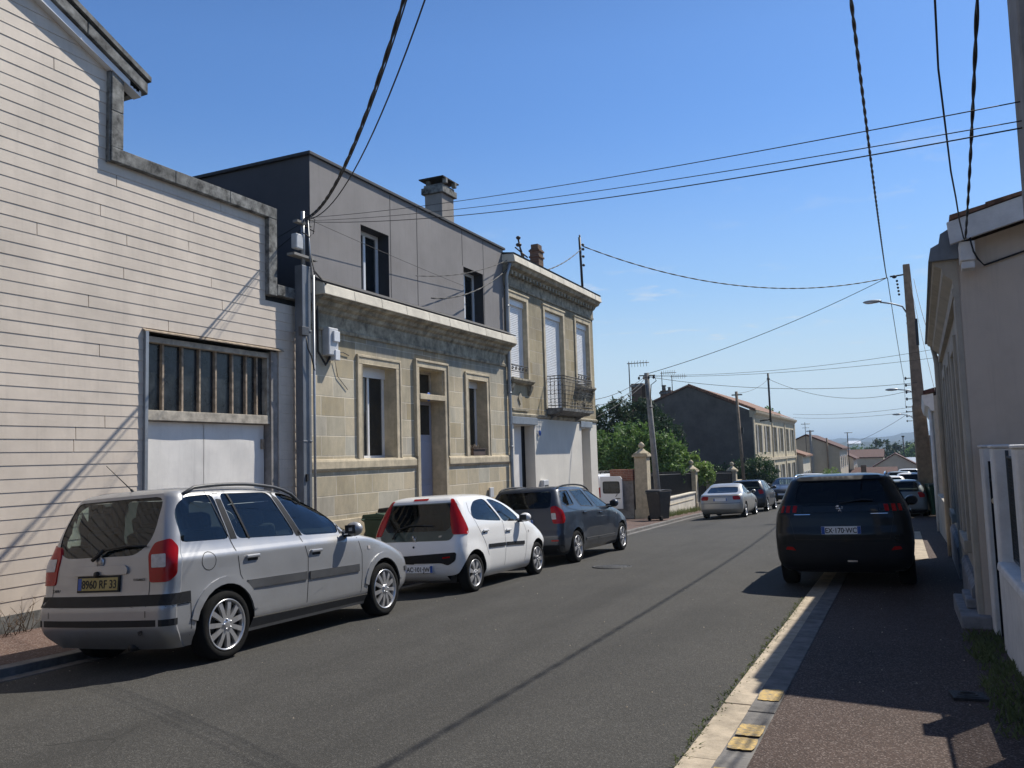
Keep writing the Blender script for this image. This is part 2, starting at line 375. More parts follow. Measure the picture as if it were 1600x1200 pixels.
def hull_mesh(ks, zs, ins=0, flare=None, bowr=.07, bowf=.16, cr=.34, cf=.45, cry=.22):
    """closed body from horizontal slices; ks rows = (z, y_rear, y_front, half width)"""
    vs = []; fs = []; half = None
    for z in zs:
        yr, yf, w = herm(ks, z); yr += ins; yf -= ins*2; w = max(.05, w-ins)
        c = min(cr, w*.55); c2 = min(cf, w*.65); Ln = max(.2, yf-yr); b1 = min(bowr, Ln*.12); b2 = min(bowf, Ln*.2)
        c1y = min(cry if cr > .2 else cr, Ln*.25); c2y = min(.40, Ln*.3); pts = []
        for i in range(7):
            x = (w-c)*i/7; pts.append((x, yr + b1*(x/w)**2))
        y0 = yr + b1*((w-c)/w)**2
        for i in range(8):
            a = math.pi/2*i/8; pts.append((w-c + c*.985*math.sin(a)**.9, y0 + c1y*(1-math.cos(a)**.9)))
        ya = y0+c1y; e0 = yf - b2*((w-c2)/w)**2; yb = e0-c2y
        for i in range(27):
            t = i/26; y = ya+(yb-ya)*t; x = w*(1 - .035*abs(2*t-1)**3) * (1. if 1 else 1)
            if flare: x += flare(y, z)
            pts.append((x, y))
        xe = pts[-1][0]
        for i in range(1, 8):
            a = math.pi/2*i/8; pts.append((w-c2 + (xe-w+c2)*math.cos(a)**.9, yb + c2y*math.sin(a)**.9))
        for i in range(8):
            x = (w-c2)*(1-i/7); pts.append((x, yf - b2*(x/w)**2))
        half = len(pts)
        loop = pts + [(-x, y) for x, y in reversed(pts[1:-1])]
        vs += [(x, y, z) for x, y in loop]
    n = len(vs)//len(zs)
    for k in range(len(zs)-1):
        for j in range(n):
            a = k*n+j; b = k*n+(j+1) % n; fs.append((a, b, b+n, a+n))
    fs.append(tuple(range(n-1, -1, -1))); fs.append(tuple(range((len(zs)-1)*n, len(zs)*n)))
    me = bpy.data.meshes.new('hull'); me.from_pydata(vs, [], fs); me.update(); return me
def tmpobj(me):
    o = bpy.data.objects.new('tmp', me); COL.objects.link(o); return o
def cut(o, cutter_me, mats):
    c = tmpobj(cutter_me)
    for m in mats: cutter_me.materials.append(m)
    md = o.modifiers.new('b', 'BOOLEAN'); md.operation = 'DIFFERENCE'; md.solver = 'EXACT'; md.object = c
    try: md.material_mode = 'TRANSFER'
    except Exception: pass
    bpy.context.view_layer.update()
    me = bpy.data.meshes.new_from_object(o.evaluated_get(bpy.context.evaluated_depsgraph_get()))
    o.modifiers.clear(); old = o.data; o.data = me
    bpy.data.objects.remove(c); bpy.data.meshes.remove(old)
def smoothpoly(pts, r=.06):
    """round the corners of a 2-D outline"""
    out = []; n = len(pts)
    for i in range(n):
        p = Vector(pts[i]); a = Vector(pts[i-1]); b = Vector(pts[(i+1) % n])
        da = (a-p); db = (b-p); k = min(r, da.length*.45, db.length*.45)
        p0 = p+da.normalized()*k; p1 = p+db.normalized()*k
        for t in (0, .33, .67, 1): out.append(tuple((1-t)**2*p0 + 2*t*(1-t)*p + t*t*p1))
    return out
class Car:
    def __init__(s, name, label, cat, ks, paintm, ground, arches, rw, bowr=.07, bowf=.16, cr=.34, cf=.45, flr=.0, cabin=True,
                 windows=(), rwin=None, fwin=None, glassm='glass_clear', rglass=None, cabz=None, group='cars parked along the street', archr=None):
        s.root = thing(name, label, cat, ground[0], ground[1], group); s.paint = paintm; s.rw = rw; s.arch = arches
        zs0 = [k[0] for k in ks]; zs = set(zs0)
        a = zs0[0]
        while a < zs0[-1]: zs.add(round(a, 4)); a += .035
        zs = sorted(zs); zs = [z for i, z in enumerate(zs) if i == 0 or z-zs[i-1] > .004 or z == zs[-1]]
        ar = archr or rw+.05
        def flare(y, z):
            f = 0
            for ya in arches:
                d = math.hypot(y-ya, z-rw)/ar
                if d < 1.45: f = max(f, flr*(1-abs(d-1)/.45) if d > .55 else flr)
            return max(0, f) if z < .95 else 0
        me = hull_mesh(ks, zs, flare=flare if flr else None, bowr=bowr, bowf=bowf, cr=cr, cf=cf)
        for p in me.polygons: p.use_smooth = True
        s.bvh = BVHTree.FromPolygons([v.co[:] for v in me.vertices], [tuple(p.vertices) for p in me.polygons])
        me.materials.append(paintm)
        o = bpy.data.objects.new('body', me); COL.objects.link(o); s.body = o
        if cabin:
            top = ks[-1][0]-.04; cz = cabz or .62; kk = [(z, k1+.05, k2-.08, k3-.05) for z, k1, k2, k3 in ks]
            zz = [z for z in zs if cz <= z <= top-.02]+[top]
            kk = [(k[0]-.035 if k[0] > 1.3 else k[0],)+k[1:] for k in kk]
            cut(o, hull_mesh(kk, zz, bowr=bowr, bowf=bowf, cr=cr, cf=cf), [M['cabin']])
            cu = MB()
            for w in windows:
                q = smoothpoly(w, .07); cu.prism_x(q, -1.3, 1.3)
            if windows: cut(o, s._tm(cu), [M['blackplastic']])
            if rwin:
                cu = MB(); q = smoothpoly(rwin, .09); cu.prism_y(q, -1, 1.05); cut(o, s._tm(cu), [M['blackplastic']])
            if fwin:
                cu = MB(); q = smoothpoly(fwin, .08); cu.prism_y(q, 2.0, 6.5); cut(o, s._tm(cu), [M['blackplastic']])
        cu = MB()
        for ya in arches:
            for sx in (-1, 1): cu.lathe([(ar, sx*1.2 if sx > 0 else -1.2), (ar, sx*.5 if sx > 0 else -.5)], (0, ya, rw+.012), 'x', 40)
        cut(o, s._tm(cu), [M['blackplastic']])
        for p in o.data.polygons: p.use_smooth = True
        o.parent = s.root
        try:
            o.data.set_sharp_from_angle(angle=R(32))
        except Exception: pass
        if cabin:
            for w in windows: s.patch('window_glass', w, M[glassm], 0, -.006, rnd=.07, both=True, step=.15)
            if rwin: s.patch('rear_window_glass', rwin, M[rglass or glassm], -90, -.006, rnd=.09, step=.2)
            if fwin: s.patch('windscreen_glass', fwin, M['glass_clear'], 90, -.006, rnd=.08, step=.2)
    def _tm(s, mb):
        import bmesh
        me = bpy.data.meshes.new('cut'); me.from_pydata(mb.v, [], mb.f)
        bm = bmesh.new(); bm.from_mesh(me); bmesh.ops.recalc_face_normals(bm, faces=bm.faces); bm.to_mesh(me); bm.free(); return me
    def hit(s, a, z, phi, off=0):
        """point on the body seen from direction phi (deg; 0 = right side, -90 = rear, 90 = front) at horizontal offset a, height z"""
        f = R(phi); n = Vector((math.cos(f), math.sin(f), 0)); h = Vector((-math.sin(f), math.cos(f), 0))
        if abs(phi-90) < 1: h = Vector((1, 0, 0))
        o = h*a + n*9 + Vector((0, 0, z)); loc, nor, i, d = s.bvh.ray_cast(o, -n)
        if loc is None: return None
        if nor.dot(n) < 0: nor = -nor
        return loc + nor*off, nor
    def patch(s, name, outline, m, phi, off=.004, rnd=0, th=0, both=False, parent=None, step=.07, label=None):
        q = smoothpoly(outline, rnd) if rnd else list(outline)
        # densify the edge
        e = []
        for i, p in enumerate(q):
            b = q[(i+1) % len(q)]; L = math.dist(p, b); k = max(1, int(L/step))
            for j in range(k): e.append((p[0]+(b[0]-p[0])*j/k, p[1]+(b[1]-p[1])*j/k))
        xs = [p[0] for p in e]; zs = [p[1] for p in e]; inner = []
        def inside(x, z):
            c = False; j = len(e)-1
            for i in range(len(e)):
                if (e[i][1] > z) != (e[j][1] > z) and x < (e[j][0]-e[i][0])*(z-e[i][1])/(e[j][1]-e[i][1])+e[i][0]: c = not c
                j = i
            return c
        x = min(xs)+step*.6
        while x < max(xs):
            z = min(zs)+step*.6
            while z < max(zs):
                if inside(x, z) and min(math.dist((x, z), p) for p in e) > step*.35: inner.append((x, z))
                z += step
            x += step
        n = len(e); pts = [Vector(p) for p in e+inner]
        V, E_, F, ov, oe, of = geometry.delaunay_2d_cdt(pts, [], [list(range(n))], 1, 1e-5)
        P = []; 
        for p in V:
            h = s.hit(p[0], p[1], phi, off)
            P.append(h[0] if h else None)
        good = [p for p in P if p is not None]
        if not good: return None
        P = [p if p is not None else min(good, key=lambda g: (g-good[0]).length) for p in P]
        fs = [tuple(f) for f in F]
        f = R(phi); nrm = Vector((math.cos(f), math.sin(f), 0))
        # orient outwards
        out = []
        for t in fs:
            a, b, c = P[t[0]], P[t[1]], P[t[2]]
            out.append(t if (b-a).cross(c-a).dot(nrm) > 0 else (t[0], t[2], t[1]))
        vs = list(P)
        if th:
            idx = {}
            edges = {}
            for t in out:
                for i in range(3):
                    a, b = t[i], t[(i+1) % 3]; edges[(a, b)] = edges.get((a, b), 0)+1
            for (a, b) in list(edges):
                if (b, a) not in edges:
                    for k in (a, b):
                        if k not in idx: idx[k] = len(vs); vs.append(P[k]-nrm*th)
                    out.append((b, a, idx[a], idx[b]))
        res = []
        for sx in ((1, -1) if both else (1,)):
            mb = MB(); mb.add([(p[0]*sx, p[1], p[2]) for p in vs], out if sx > 0 else [tuple(reversed(t)) for t in out], 0, True)
            o = mb.build(name, m, parent or s.root)
            if th:
                try: o.data.set_sharp_from_angle(angle=R(40))
                except Exception: pass
            if label: o['label'] = label
            res.append(o)
        return res
    def line(s, name, pts, w, m, phi, off=.0015, both=False, th=0):
        """a narrow band that follows the body: shut line, rub strip, chrome strip"""
        P = []; 
        for i in range(len(pts)-1):
            a, b = pts[i], pts[i+1]; k = max(1, int(math.dist(a, b)/.05))
            for j in range(k): P.append((a[0]+(b[0]-a[0])*j/k, a[1]+(b[1]-a[1])*j/k))
        P.append(pts[-1]); A = []
        for i, p in enumerate(P):
            a = P[max(0, i-1)]; b = P[min(len(P)-1, i+1)]; d = Vector((b[0]-a[0], b[1]-a[1])); 
            if d.length == 0: continue
            d.normalize(); nn = Vector((-d[1], d[0]))*w/2
            h0 = s.hit(p[0]+nn[0], p[1]+nn[1], phi, off); h1 = s.hit(p[0]-nn[0], p[1]-nn[1], phi, off)
            if h0 and h1: A.append((h0[0], h1[0]))
        if len(A) < 2: return
        f = R(phi); nrm = Vector((math.cos(f), math.sin(f), 0))
        for sx in ((1, -1) if both else (1,)):
            mb = MB(); vs = []; fs = []
            for h0, h1 in A:
                vs += [h0, h1] + ([h0-nrm*th, h1-nrm*th] if th else [])
            q = 4 if th else 2
            for i in range(len(A)-1):
                a = i*q; b = a+q; fs.append((a, b, b+1, a+1))
                if th: fs += [(a, a+2, b+2, b), (a+1, b+1, b+3, a+3)]
            mb.add([(p[0]*sx, p[1], p[2]) for p in vs], fs, 0, False); mb.build(name, m, s.root, recalc=bool(th))
    def wrap(s, name, z0, z1, ys, m, off=.012, th=.02, front=False, a0=90, n=60):
        """a band running round the tail (or nose) from flank to flank"""
        A = []
        for i in range(n+1):
            a = R(-a0+2*a0*i/n); d = Vector((math.sin(a), math.cos(a)*(1 if front else -1), 0)); row = []
            for z in (z0, z1):
                o = Vector((0, ys, z))+d*6; loc, nor, k, dd = s.bvh.ray_cast(o, -d)
                if loc is None: break
                row.append(loc+d*off); row.append(loc-d*th)
            if len(row) == 4: A.append(row)
        mb = MB(); vs = [p for r in A for p in r]; fs = []
        for i in range(len(A)-1):
            a = i*4; b = a+4; fs += [(a,b,b+2,a+2),(a,a+1,b+1,b),(a+2,b+2,b+3,a+3)]
        k = len(vs)-4; fs += [(0,2,3,1),(k,k+1,k+3,k+2)]
        mb.add(vs, fs, 0, False); return mb.build(name, m, s.root, recalc=True)
    def wheels(s, half, w, style, spokes, m):
        """four wheels, each tyre > rim"""
        r = s.rw; rr = r*(.735 if style == 'alloy' else .70)
        def proto():
            mb = MB(); mb.lathe([(rr, w/2-.012), (rr+.012, w/2), (r*.9, w/2+.002), (r*.975, w/2-.02), (r, w/2-.05), (r, -w/2+.05), (r*.97, -w/2+.01), (rr, -w/2)], (0,0,0), 'x', 44, caps=False)
            t = mb.build('wheel', M['tyre'], s.root)
            mb = MB()
            mb.lathe([(rr*1.0, w/2-.006), (rr*.985, w/2+.002), (rr*.93, w/2-.004), (rr*.90, w/2-.05), (rr*.9, -w/2)], (0,0,0), 'x', 44, caps=False)
            d = w/2
            mb.lathe([(.0001, d+.006), (rr*.13, d+.006), (rr*.2, d-.002), (rr*.27, d-.02), (rr*.27, d-.06)], (0,0,0), 'x', 20)
            for i in range(spokes):
                a = 2*math.pi*i/spokes; ca, sa = math.cos(a), math.sin(a)
                w0, w1 = (rr*.085, rr*.10) if style == 'alloy' else (rr*.19, rr*.17)
                if style == 'fork': w0, w1 = rr*.08, rr*.2
                q = []
                for rad, ww, dx in ((rr*.2, w0, .0), (rr*.6, (w0+w1)/2*.95, .004), (rr*.93, w1, -.004)):
                    for sgn in (-1, 1): q.append((d-.008+dx, rad*ca-sgn*ww*sa, rad*sa+sgn*ww*ca))
                b = [(x-.03, y, z) for x, y, z in q]
                vs = q+b; fs = [(0,2,3,1),(2,4,5,3),(0,6,8,2),(2,8,10,4),(1,3,9,7),(3,5,11,9)]
                mb.add(vs, fs, 0, False)
            if style == 'cap':
                mb.lathe([(rr*.74, d-.006), (rr*.93, d-.012)], (0,0,0), 'x', 36, caps=False)
            for i in range(5):
                a = 2*math.pi*i/5+.3; mb.lathe([(.0001, d+.008), (.012, d+.008), (.012, d-.02)], (0, rr*.19*math.cos(a), rr*.19*math.sin(a)), 'x', 8)
            rim = mb.build('rim', m, t, recalc=True)
            mb = MB(); mb.lathe([(.0001, d-.065), (rr*.92, d-.065)], (0,0,0), 'x', 30); mb.build('brake_disc', M['greyplastic'], t)
            return t
        t = proto(); first = True
        for ya in s.arch:
            for sx in (1, -1):
                o = t if first else copy_tree(t, s.root)
                first = False
                o.location = (sx*(half-w/2), ya, r); o.rotation_euler = (R(17*ya*sx), 0, R(180) if sx < 0 else 0)
    def seats(s, rows, z0=.55, wid=.5, cols=(-.38, .38), belt=1.0):
        first = None
        for y in rows:
            for x in cols:
                if first is None:
                    mb = MB(); mb.obox((0, .0, .12), wid, .5, .16); mb.obox((0, -.27, .42), wid*.94, .13, .62, (R(12), 0, 0)); 
                    mb.obox((0, -.36, .80), .25, .1, .18, (R(10), 0, 0))
                    first = mb.build('seat', M['seat'], s.root, bevel=.045); first.location = (x, y, z0)
                else:
                    c = first.copy(); COL.objects.link(c); c.parent = s.root; c.location = (x, y, z0)
    def mirror(s, y, z, x, m, size=(.20, .10, .15)):
        for sx in (1, -1):
            mb = MB(); mb.ball((sx*(x+.11), y, z), size[0]/2, size[1]/2+.02, size[2]/2, 14); mb.tube([(sx*(x-.06), y-.0, z-.03), (sx*(x+.05), y, z-.03)], .025, 6)
            o = mb.build('wing_mirror', m, s.root)
            mb = MB(); mb.obox((sx*(x+.10), y-size[1]/2-.008, z), size[0]*.62, .016, size[2]*.58); mb.build('mirror_glass', M['mirrorglass'], o)
            mb = MB(); mb.obox((sx*(x+.02), y, z-size[2]*.42), size[0]*.5, size[1]*.6, size[2]*.18); mb.build('mirror_base', M['blackplastic'], o, bevel=.012)
    def handle(s, pts, m, both=True):
        for y, z in pts:
            h = s.hit(y, z, 0, .0)
            if not h: continue
            for sx in (1, -1):
                mb = MB(); p = h[0]; mb.obox((sx*(p.x-.004), y+.01, z-.008), .012, .15, .065); b = mb.build('handle_recess', M['blackplastic'], s.root, bevel=.006)
                b.name = 'door_handle'
                mb = MB(); mb.obox((sx*(p.x+.016), y, z+.006), .026, .19, .034); mb.build('grip', m, b, bevel=.010)
    def plate(s, x, z, w, h, text, m, phi=-90, tilt=0, size=None, band='left', right_band=False, surround=None):
        hp = s.hit(x, z, phi, 0)[0]; dy = -1 if phi < 0 else 1
        y = hp.y + dy*.012
        mb = MB(); mb.obox((0,0,0), w, .012, h); b = mb.build('number_plate', m, s.root, bevel=.002); b.location = (x, y, z); b.rotation_euler = (R(tilt), 0, 0)
        if surround:
            q = MB(); q.obox((0, .006, 0), w+.035, .014, h+.035); q.build('plate_frame', surround, b)
        bw = w*.085
        q = MB(); q.obox((-w/2+bw/2+.002, dy*.0075, 0), bw, .003, h-.006); q.build('blue_band', M['plate_b'], b)
        if right_band: q = MB(); q.obox((w/2-bw/2-.002, dy*.0075, 0), bw, .003, h-.006); q.build('blue_band', M['plate_b'], b)
        if text: txt(text, size or h*.92, (bw*.5 if not right_band else 0, dy*.0085, -h*.33), (R(90), 0, 0 if dy < 0 else R(180)), M['ink'], b, 'plate_lettering', w-bw*(2.4 if right_band else 1.5))
        return b
    def rails(s, x, y0, y1, z, h, m):
        for sx in (1, -1):
            mb = MB(); pts = []
            for i in range(13):
                t = i/12; k = min(1, math.sin(math.pi*t)**.28*1.0) if 0 < t < 1 else 0
                zz = s_top(s, x, y0+(y1-y0)*t)
                pts.append((sx*x, y0+(y1-y0)*t, zz-.01 + (h+.0)*k))
            mb.tube(pts, .018, 8); mb.build('roof_rail', m, s.root)
def s_top(s, x, y):
    loc, nor, i, d = s.bvh.ray_cast(Vector((x, y, 5)), Vector((0, 0, -1)))
    return loc.z if loc else 1.5
def txt(body, size, loc, rot, m, parent, name, maxw=None, extrude=.0008):
    cu = bpy.data.curves.new(name, 'FONT'); cu.body = body; cu.size = size; cu.align_x = 'CENTER'; cu.extrude = extrude; cu.offset = size*.012
    o = bpy.data.objects.new(name, cu); COL.objects.link(o); bpy.context.view_layer.update()
    me = bpy.data.meshes.new_from_object(o.evaluated_get(bpy.context.evaluated_depsgraph_get()))
    bpy.data.objects.remove(o); me.materials.clear(); me.materials.append(m)
    t = bpy.data.objects.new(name, me); COL.objects.link(t); t.parent = parent; t.location = loc; t.rotation_euler = rot
    xs = [v.co.x for v in me.vertices]
    if maxw and xs:
        w = max(xs)-min(xs); k = min(1.15, maxw/w)
        t.scale = (k, 1, 1)
    return t
def lion(c, x, z, size, m, phi=-90):
    """a small bright rampant-animal emblem"""
    h = c.hit(x, z, phi, .012)[0]
    mb = MB(); k = size
    def bar(a, b, r): mb.tube([(x+a[0]*k, h.y, z+a[1]*k), (x+b[0]*k, h.y, z+b[1]*k)], r*k, 6)
    bar((-.05,.1), (.1,-.15), .13); bar((-.08,.15), (-.18,.42), .11); bar((-.18,.42), (-.30,.36), .08)
    bar((-.1,.2), (-.42,.28), .06); bar((-.05,.05), (-.40,.02), .06); bar((.1,-.15), (-.18,-.28), .08); bar((-.18,-.28), (-.22,-.5), .06)
    bar((.1,-.15), (.26,-.5), .075); bar((.1,-.08), (.36,.05), .045); bar((.36,.05), (.30,.30), .045)
    mb.build('emblem', m, c.root)
def car_pose(x, y, roll=-.04, z=None, yaw=0, pitch=None):
    zz = zroad(x, y) if z is None else z
    return ((x, y, zz), (-.029 if pitch is None else pitch, roll, yaw))
# ---- silver people carrier in front
zx = -6.77
gpose = ((zx, 5.42, zr(6.9)-.055+.029*1.48), (-.029, -.060, 0))
zk = [(.20,.16,4.14,.78),(.27,.09,4.22,.82),(.34,.03,4.27,.862),(.42,.0,4.30,.868),(.56,.0,4.32,.870),(.66,.035,4.28,.872),(.72,.05,4.22,.872),(.85,.06,3.95,.874),
      (.96,.07,3.60,.874),(.99,.075,3.46,.868),(1.03,.08,3.30,.848),(1.10,.10,3.08,.822),(1.2,.13,2.90,.797),(1.35,.18,2.64,.752),(1.47,.23,2.36,.715),(1.555,.265,2.12,.685),(1.60,.28,1.92,.650),(1.635,.33,1.78,.58),(1.658,.5,1.55,.42),(1.668,.8,1.3,.18)]
zq = [(.28,1.135),(.28,1.38),(.34,1.50),(.46,1.56),(.79,1.575),(.88,1.125)]
zm = [(.88,1.578),(1.60,1.575),(1.85,1.095),(.98,1.12)]
zf = [(1.70,1.572),(2.05,1.53),(2.42,1.385),(2.62,1.23),(2.64,1.07),(1.96,1.085)]
zt = [(2.71,1.22),(3.04,1.045),(2.72,1.06)]
rwz = [(-.66,1.03),(.40,1.03),(.58,1.15),(.63,1.30),(.62,1.56),(-.62,1.56),(-.66,1.40),(-.70,1.10)]
rwz = [(-.50,1.045),(.42,1.045),(.56,1.15),(.595,1.28),(.575,1.57),(-.60,1.57),(-.665,1.28),(-.66,1.12)]
c = Car('silver_minivan', 'silver people carrier with roof rails and yellow number plate, nearest car on the left', 'car', zk, M['silver'], gpose, (.76, 3.45), .325,
        windows=(zq, zm, zf, zt), rwin=rwz, fwin=[(-.62,1.08),(.62,1.08),(.52,1.50),(-.52,1.50)], cabz=.70, flr=.014, bowr=.05, bowf=.30, cr=.15)
zaf = c
c.wheels(.875, .205, 'alloy', 11, M['alloy']); c.seats((2.05, 1.25), .52); c.seats((.72,), .58, .42, (-.33, .33))
for pts in ([(.72,1.60),(.88,1.12),(.93,.95),(.955,.77),(1.02,.66)], [(1.62,1.60),(1.90,1.08),(1.985,.85),(1.975,.60),(1.94,.32)], [(2.92,1.04),(3.0,.80),(2.98,.55),(2.93,.30)]):
    c.line('door_gap', pts, .009, M['ink'], 0, both=True)
c.patch('window_pillar', [(.80,1.578),(.87,1.58),(.975,1.12),(.89,1.12)], M['blackplastic'], 0, .002, both=True)
c.patch('window_pillar', [(1.61,1.575),(1.69,1.575),(1.955,1.085),(1.86,1.085)], M['blackplastic'], 0, .002, both=True)
c.patch('window_divider', [(.98,1.575),(1.005,1.575),(1.155,1.11),(1.13,1.11)], M['blackplastic'], 0, .003, both=True)
c.patch('window_pillar', [(2.63,1.24),(2.68,1.25),(2.70,1.06),(2.64,1.06)], M['blackplastic'], 0, .002, both=True)
c.line('rub_strip', [(1.04,.665),(1.95,.655)], .085, M['greyplastic'], 0, .014, True, .02)
c.line('rub_strip', [(2.0,.652),(2.92,.64)], .085, M['greyplastic'], 0, .014, True, .02)
c.line('sill_strip', [(1.12,.335),(3.08,.315)], .012, M['chrome'], 0, .004, True)
c.patch('sill', [(1.12,.33),(3.08,.31),(3.08,.235),(1.12,.235)], M['greyplastic'], 0, .004, both=True)
for ya in (.76, 3.45):   # arch mouldings
    c.line('arch_moulding', [(ya+.405*math.cos(t*math.pi/14), .337+.405*math.sin(t*math.pi/14)) for t in range(1, 14)], .07, M['greyplastic'] if 0 else M['silver'], 0, .016, True, .02)
c.handle([(1.12,.93),(2.12,.90)], M['silver']); c.mirror(2.72, 1.10, .86, M['silver'], (.22,.12,.17))
c.line('fuel_flap', [(.56+.085*math.cos(a*math.pi/8), .94+.085*math.sin(a*math.pi/8)) for a in range(17)], .007, M['ink'], 0)
c.line('side_repeater', [(3.13,.86),(3.18,.86)], .04, M['clearlamp'], 0, .006, True, .01)
c.rails(.64, .45, 2.15, 1.60, .075, M['greyplastic'])
for i in (0,): 
    mb = MB(); mb.tube([(0, .50, 1.60), (0, .42, 1.67)], .012, 6); mb.tube([(0, .42, 1.67), (0,.14,1.90)], .006, 5, r1=.003); mb.build('aerial', M['ink'], c.root)
# rear face
lampo = [(.50,.80),(.49,1.05),(.545,1.15),(.68,1.18),(.74,1.10),(.73,.86),(.66,.80)]
for o in c.patch('tail_lamp', lampo, M['redlamp'], -45, .010, .03, .03, True, step=.04):
    pass
c.patch('reversing_lamp', [(.52,.93),(.52,1.045),(.64,1.045),(.64,.93)], M['clearlamp'], -45, .015, .012, 0, True, step=.04)
c.wrap('tailgate_strip', .600, .695, .33, M['blackplastic'])
c.wrap('bumper_strip', .42, .478, .17, M['blackplastic'])
c.wrap('front_strip', .50, .56, 3.95, M['greyplastic'], front=True)
c.line('bumper_seam', [(.335,.60),(.335,.30)], .008, M['ink'], 0, both=True)
c.line('bumper_seam', [(.02,.59),(.335,.59)], .006, M['ink'], 0, both=True)
c.line('tailgate_gap', [(-.62,1.05),(-.66,.9),(-.66,.50)], .008, M['ink'], -90); c.line('tailgate_gap', [(.62,1.05),(.62,.9),(.62,.50)], .008, M['ink'], -90)
c.patch('plate_housing', [(-.36,.885),(.36,.885),(.37,.93),(.33,.965),(-.33,.965),(-.37,.93)], M['silver'], -90, .022, .02, .03)
c.plate(-.0, .805, .52, .115, '8960 RF 33', M['plate_y'], tilt=-4, surround=M['blackplastic'])
mb = MB(); h = c.hit(0, 1.0, -90)[0]; mb.lathe([(.048,-.004),(.052,.006),(.043,.006),(.042,-.004)], (0, h.y-.01, 1.0), 'y', 24)
mb.add([(-.05,h.y-.014,1.004),(.012,h.y-.014,1.013),(-.002,h.y-.014,1.001),(.05,h.y-.014,.996),(-.012,h.y-.014,.987),(.002,h.y-.014,.999)], [(0,1,2),(0,2,5),(3,4,5),(3,5,2)]); mb.build('round_badge', M['alloy'], c.root)
mb = MB(); mb.lathe([(.0001,0),(.03,0),(.026,-.02)], (0, c.hit(0,.893,-90)[0].y-.028, .893), 'y', 16); mb.build('lock_button', M['ink'], c.root)
p0 = c.hit(-.08,1.02,-90,.03)[0]; p1 = c.hit(.05,1.10,-90,.035)[0]; p2 = c.hit(.55,1.12,-90,.02)[0]
mb = MB(); mb.tube([p0, p1], .02, 8); mb.tube([p1, (p1+p2)/2+Vector((0,0,.015)), p2], .014, 6, r1=.008); mb.build('rear_wiper', M['ink'], c.root)
hl = c.hit(-.62,.74,-90,.004)[0]; t = txt('ZAFIRA', .036, (-.60, hl.y, .735), (R(90),0,0), M['ink'], c.root, 'model_lettering')
hl = c.hit(.53,.80,-90,.004)[0]; txt('ELEGANCE', .03, (.50, hl.y, .82), (R(90),0,0), M['ink'], c.root, 'trim_lettering')
mb = MB(); hl = c.hit(.55,.37,-90,.006)[0]; mb.lathe([(.0001,0),(.03,0)], (hl.x, hl.y, .37), 'y', 12); mb.build('tow_cap', M['greyplastic'], c.root)
c.patch('headlamp', [(2.25,.66),(2.95,.62),(3.02,.76),(2.5,.80),(2.3,.74)], M['clearlamp'], 45, .006, .03, .02, True)
c.patch('dent_crease', [(2.06,.44),(2.30,.52),(2.32,.525),(2.08,.455)], M['silver'], 0, .004)
mb = MB(); mb.box(-.62,.62,.25,.9,.20,.42); mb.tube([(.35,.1,.22),(.35,.8,.24)], .035, 8); mb.box(-.6,.6,.9,3.2,.19,.30); mb.build('underbody', M['ink'], c.root)
# ---- small white hatchback
wx = -6.62
wpose = ((wx, 10.72, zr(11.5)-.045+.029*.78), (-.029, -.045, 0))
wk = [(.18,.22,3.24,.70),(.24,.12,3.32,.76),(.32,.05,3.38,.79),(.45,.02,3.42,.805),(.60,.0,3.43,.812),(.72,.02,3.34,.812),(.82,.05,3.18,.806),
      (.92,.085,2.95,.797),(1.0,.115,2.72,.78),(1.08,.145,2.52,.757),(1.2,.195,2.30,.712),(1.3,.235,2.05,.668),(1.375,.27,1.80,.628),(1.42,.33,1.62,.575),(1.45,.50,1.4,.46),(1.463,.75,1.25,.25)]
wr = [(.52,1.11),(.58,1.24),(.74,1.34),(.93,1.365),(1.12,1.37),(1.44,1.0),(.98,1.03),(.62,1.06)]
wf = [(1.20,1.365),(1.45,1.345),(1.72,1.27),(2.0,1.12),(2.12,1.02),(2.08,.965),(1.50,.99)]
rww = [(-.60,.79),(.60,.79),(.66,.90),(.61,1.34),(-.61,1.34),(-.66,.90)]
c = Car('white_hatchback', 'small white five door hatchback with tall red tail lamps, behind the silver people carrier', 'car', wk, M['white'], wpose, (.44, 2.78), .285,
        windows=(wr, wf), rwin=[(-.52,.93),(.52,.93),(.58,1.0),(.55,1.33),(-.55,1.33),(-.58,1.0)], fwin=[(-.58,.99),(.58,.99),(.50,1.34),(-.50,1.34)], cabz=.62, flr=.03, bowr=.06, bowf=.34, cr=.19)
c.wheels(.80, .165, 'fork', 7, M['hubcap']); c.seats((1.62,), .45); c.seats((.95,), .45)
c.patch('tailgate_glass', rww, M['glass_tint'], -90, .006, .06)
tl = [(.515,.87),(.515,1.02),(.54,1.2),(.585,1.39),(.62,1.39),(.69,1.14),(.755,.94),(.75,.87)]
c.patch('tail_lamp', tl, M['redlamp'], -45, .010, .03, .03, True, step=.04)
c.patch('high_brake_lamp', [(-.13,1.385),(.13,1.385),(.13,1.41),(-.13,1.41)], M['redlamp'], -90, .008, .008)
c.patch('bumper_insert', [(-.68,.47),(.45,.47),(.55,.43),(.68,.50),(.70,.60),(.68,.62),(-.68,.56)], M['blackplastic'], -90, .006, .04)
c.patch('bumper_insert', [(-.72,.60),(-.68,.48),(0,.46),(0,.58)], M['blackplastic'], -90, .005, .02)
c.patch('bumper_reflector', [(.48,.535),(.60,.545),(.60,.565),(.48,.555)], M['redlamp'], -90, .010)
c.plate(.06, .385, .50, .105, 'AC·101·JW', M['plate_w'], right_band=True)
lion(c, 0, .83, .10, M['chrome'])
t = txt('107', .035, (.43, c.hit(.43,.84,-90,.01)[0].y, .84), (R(90),0,0), M['alloy'], c.root, 'model_lettering')
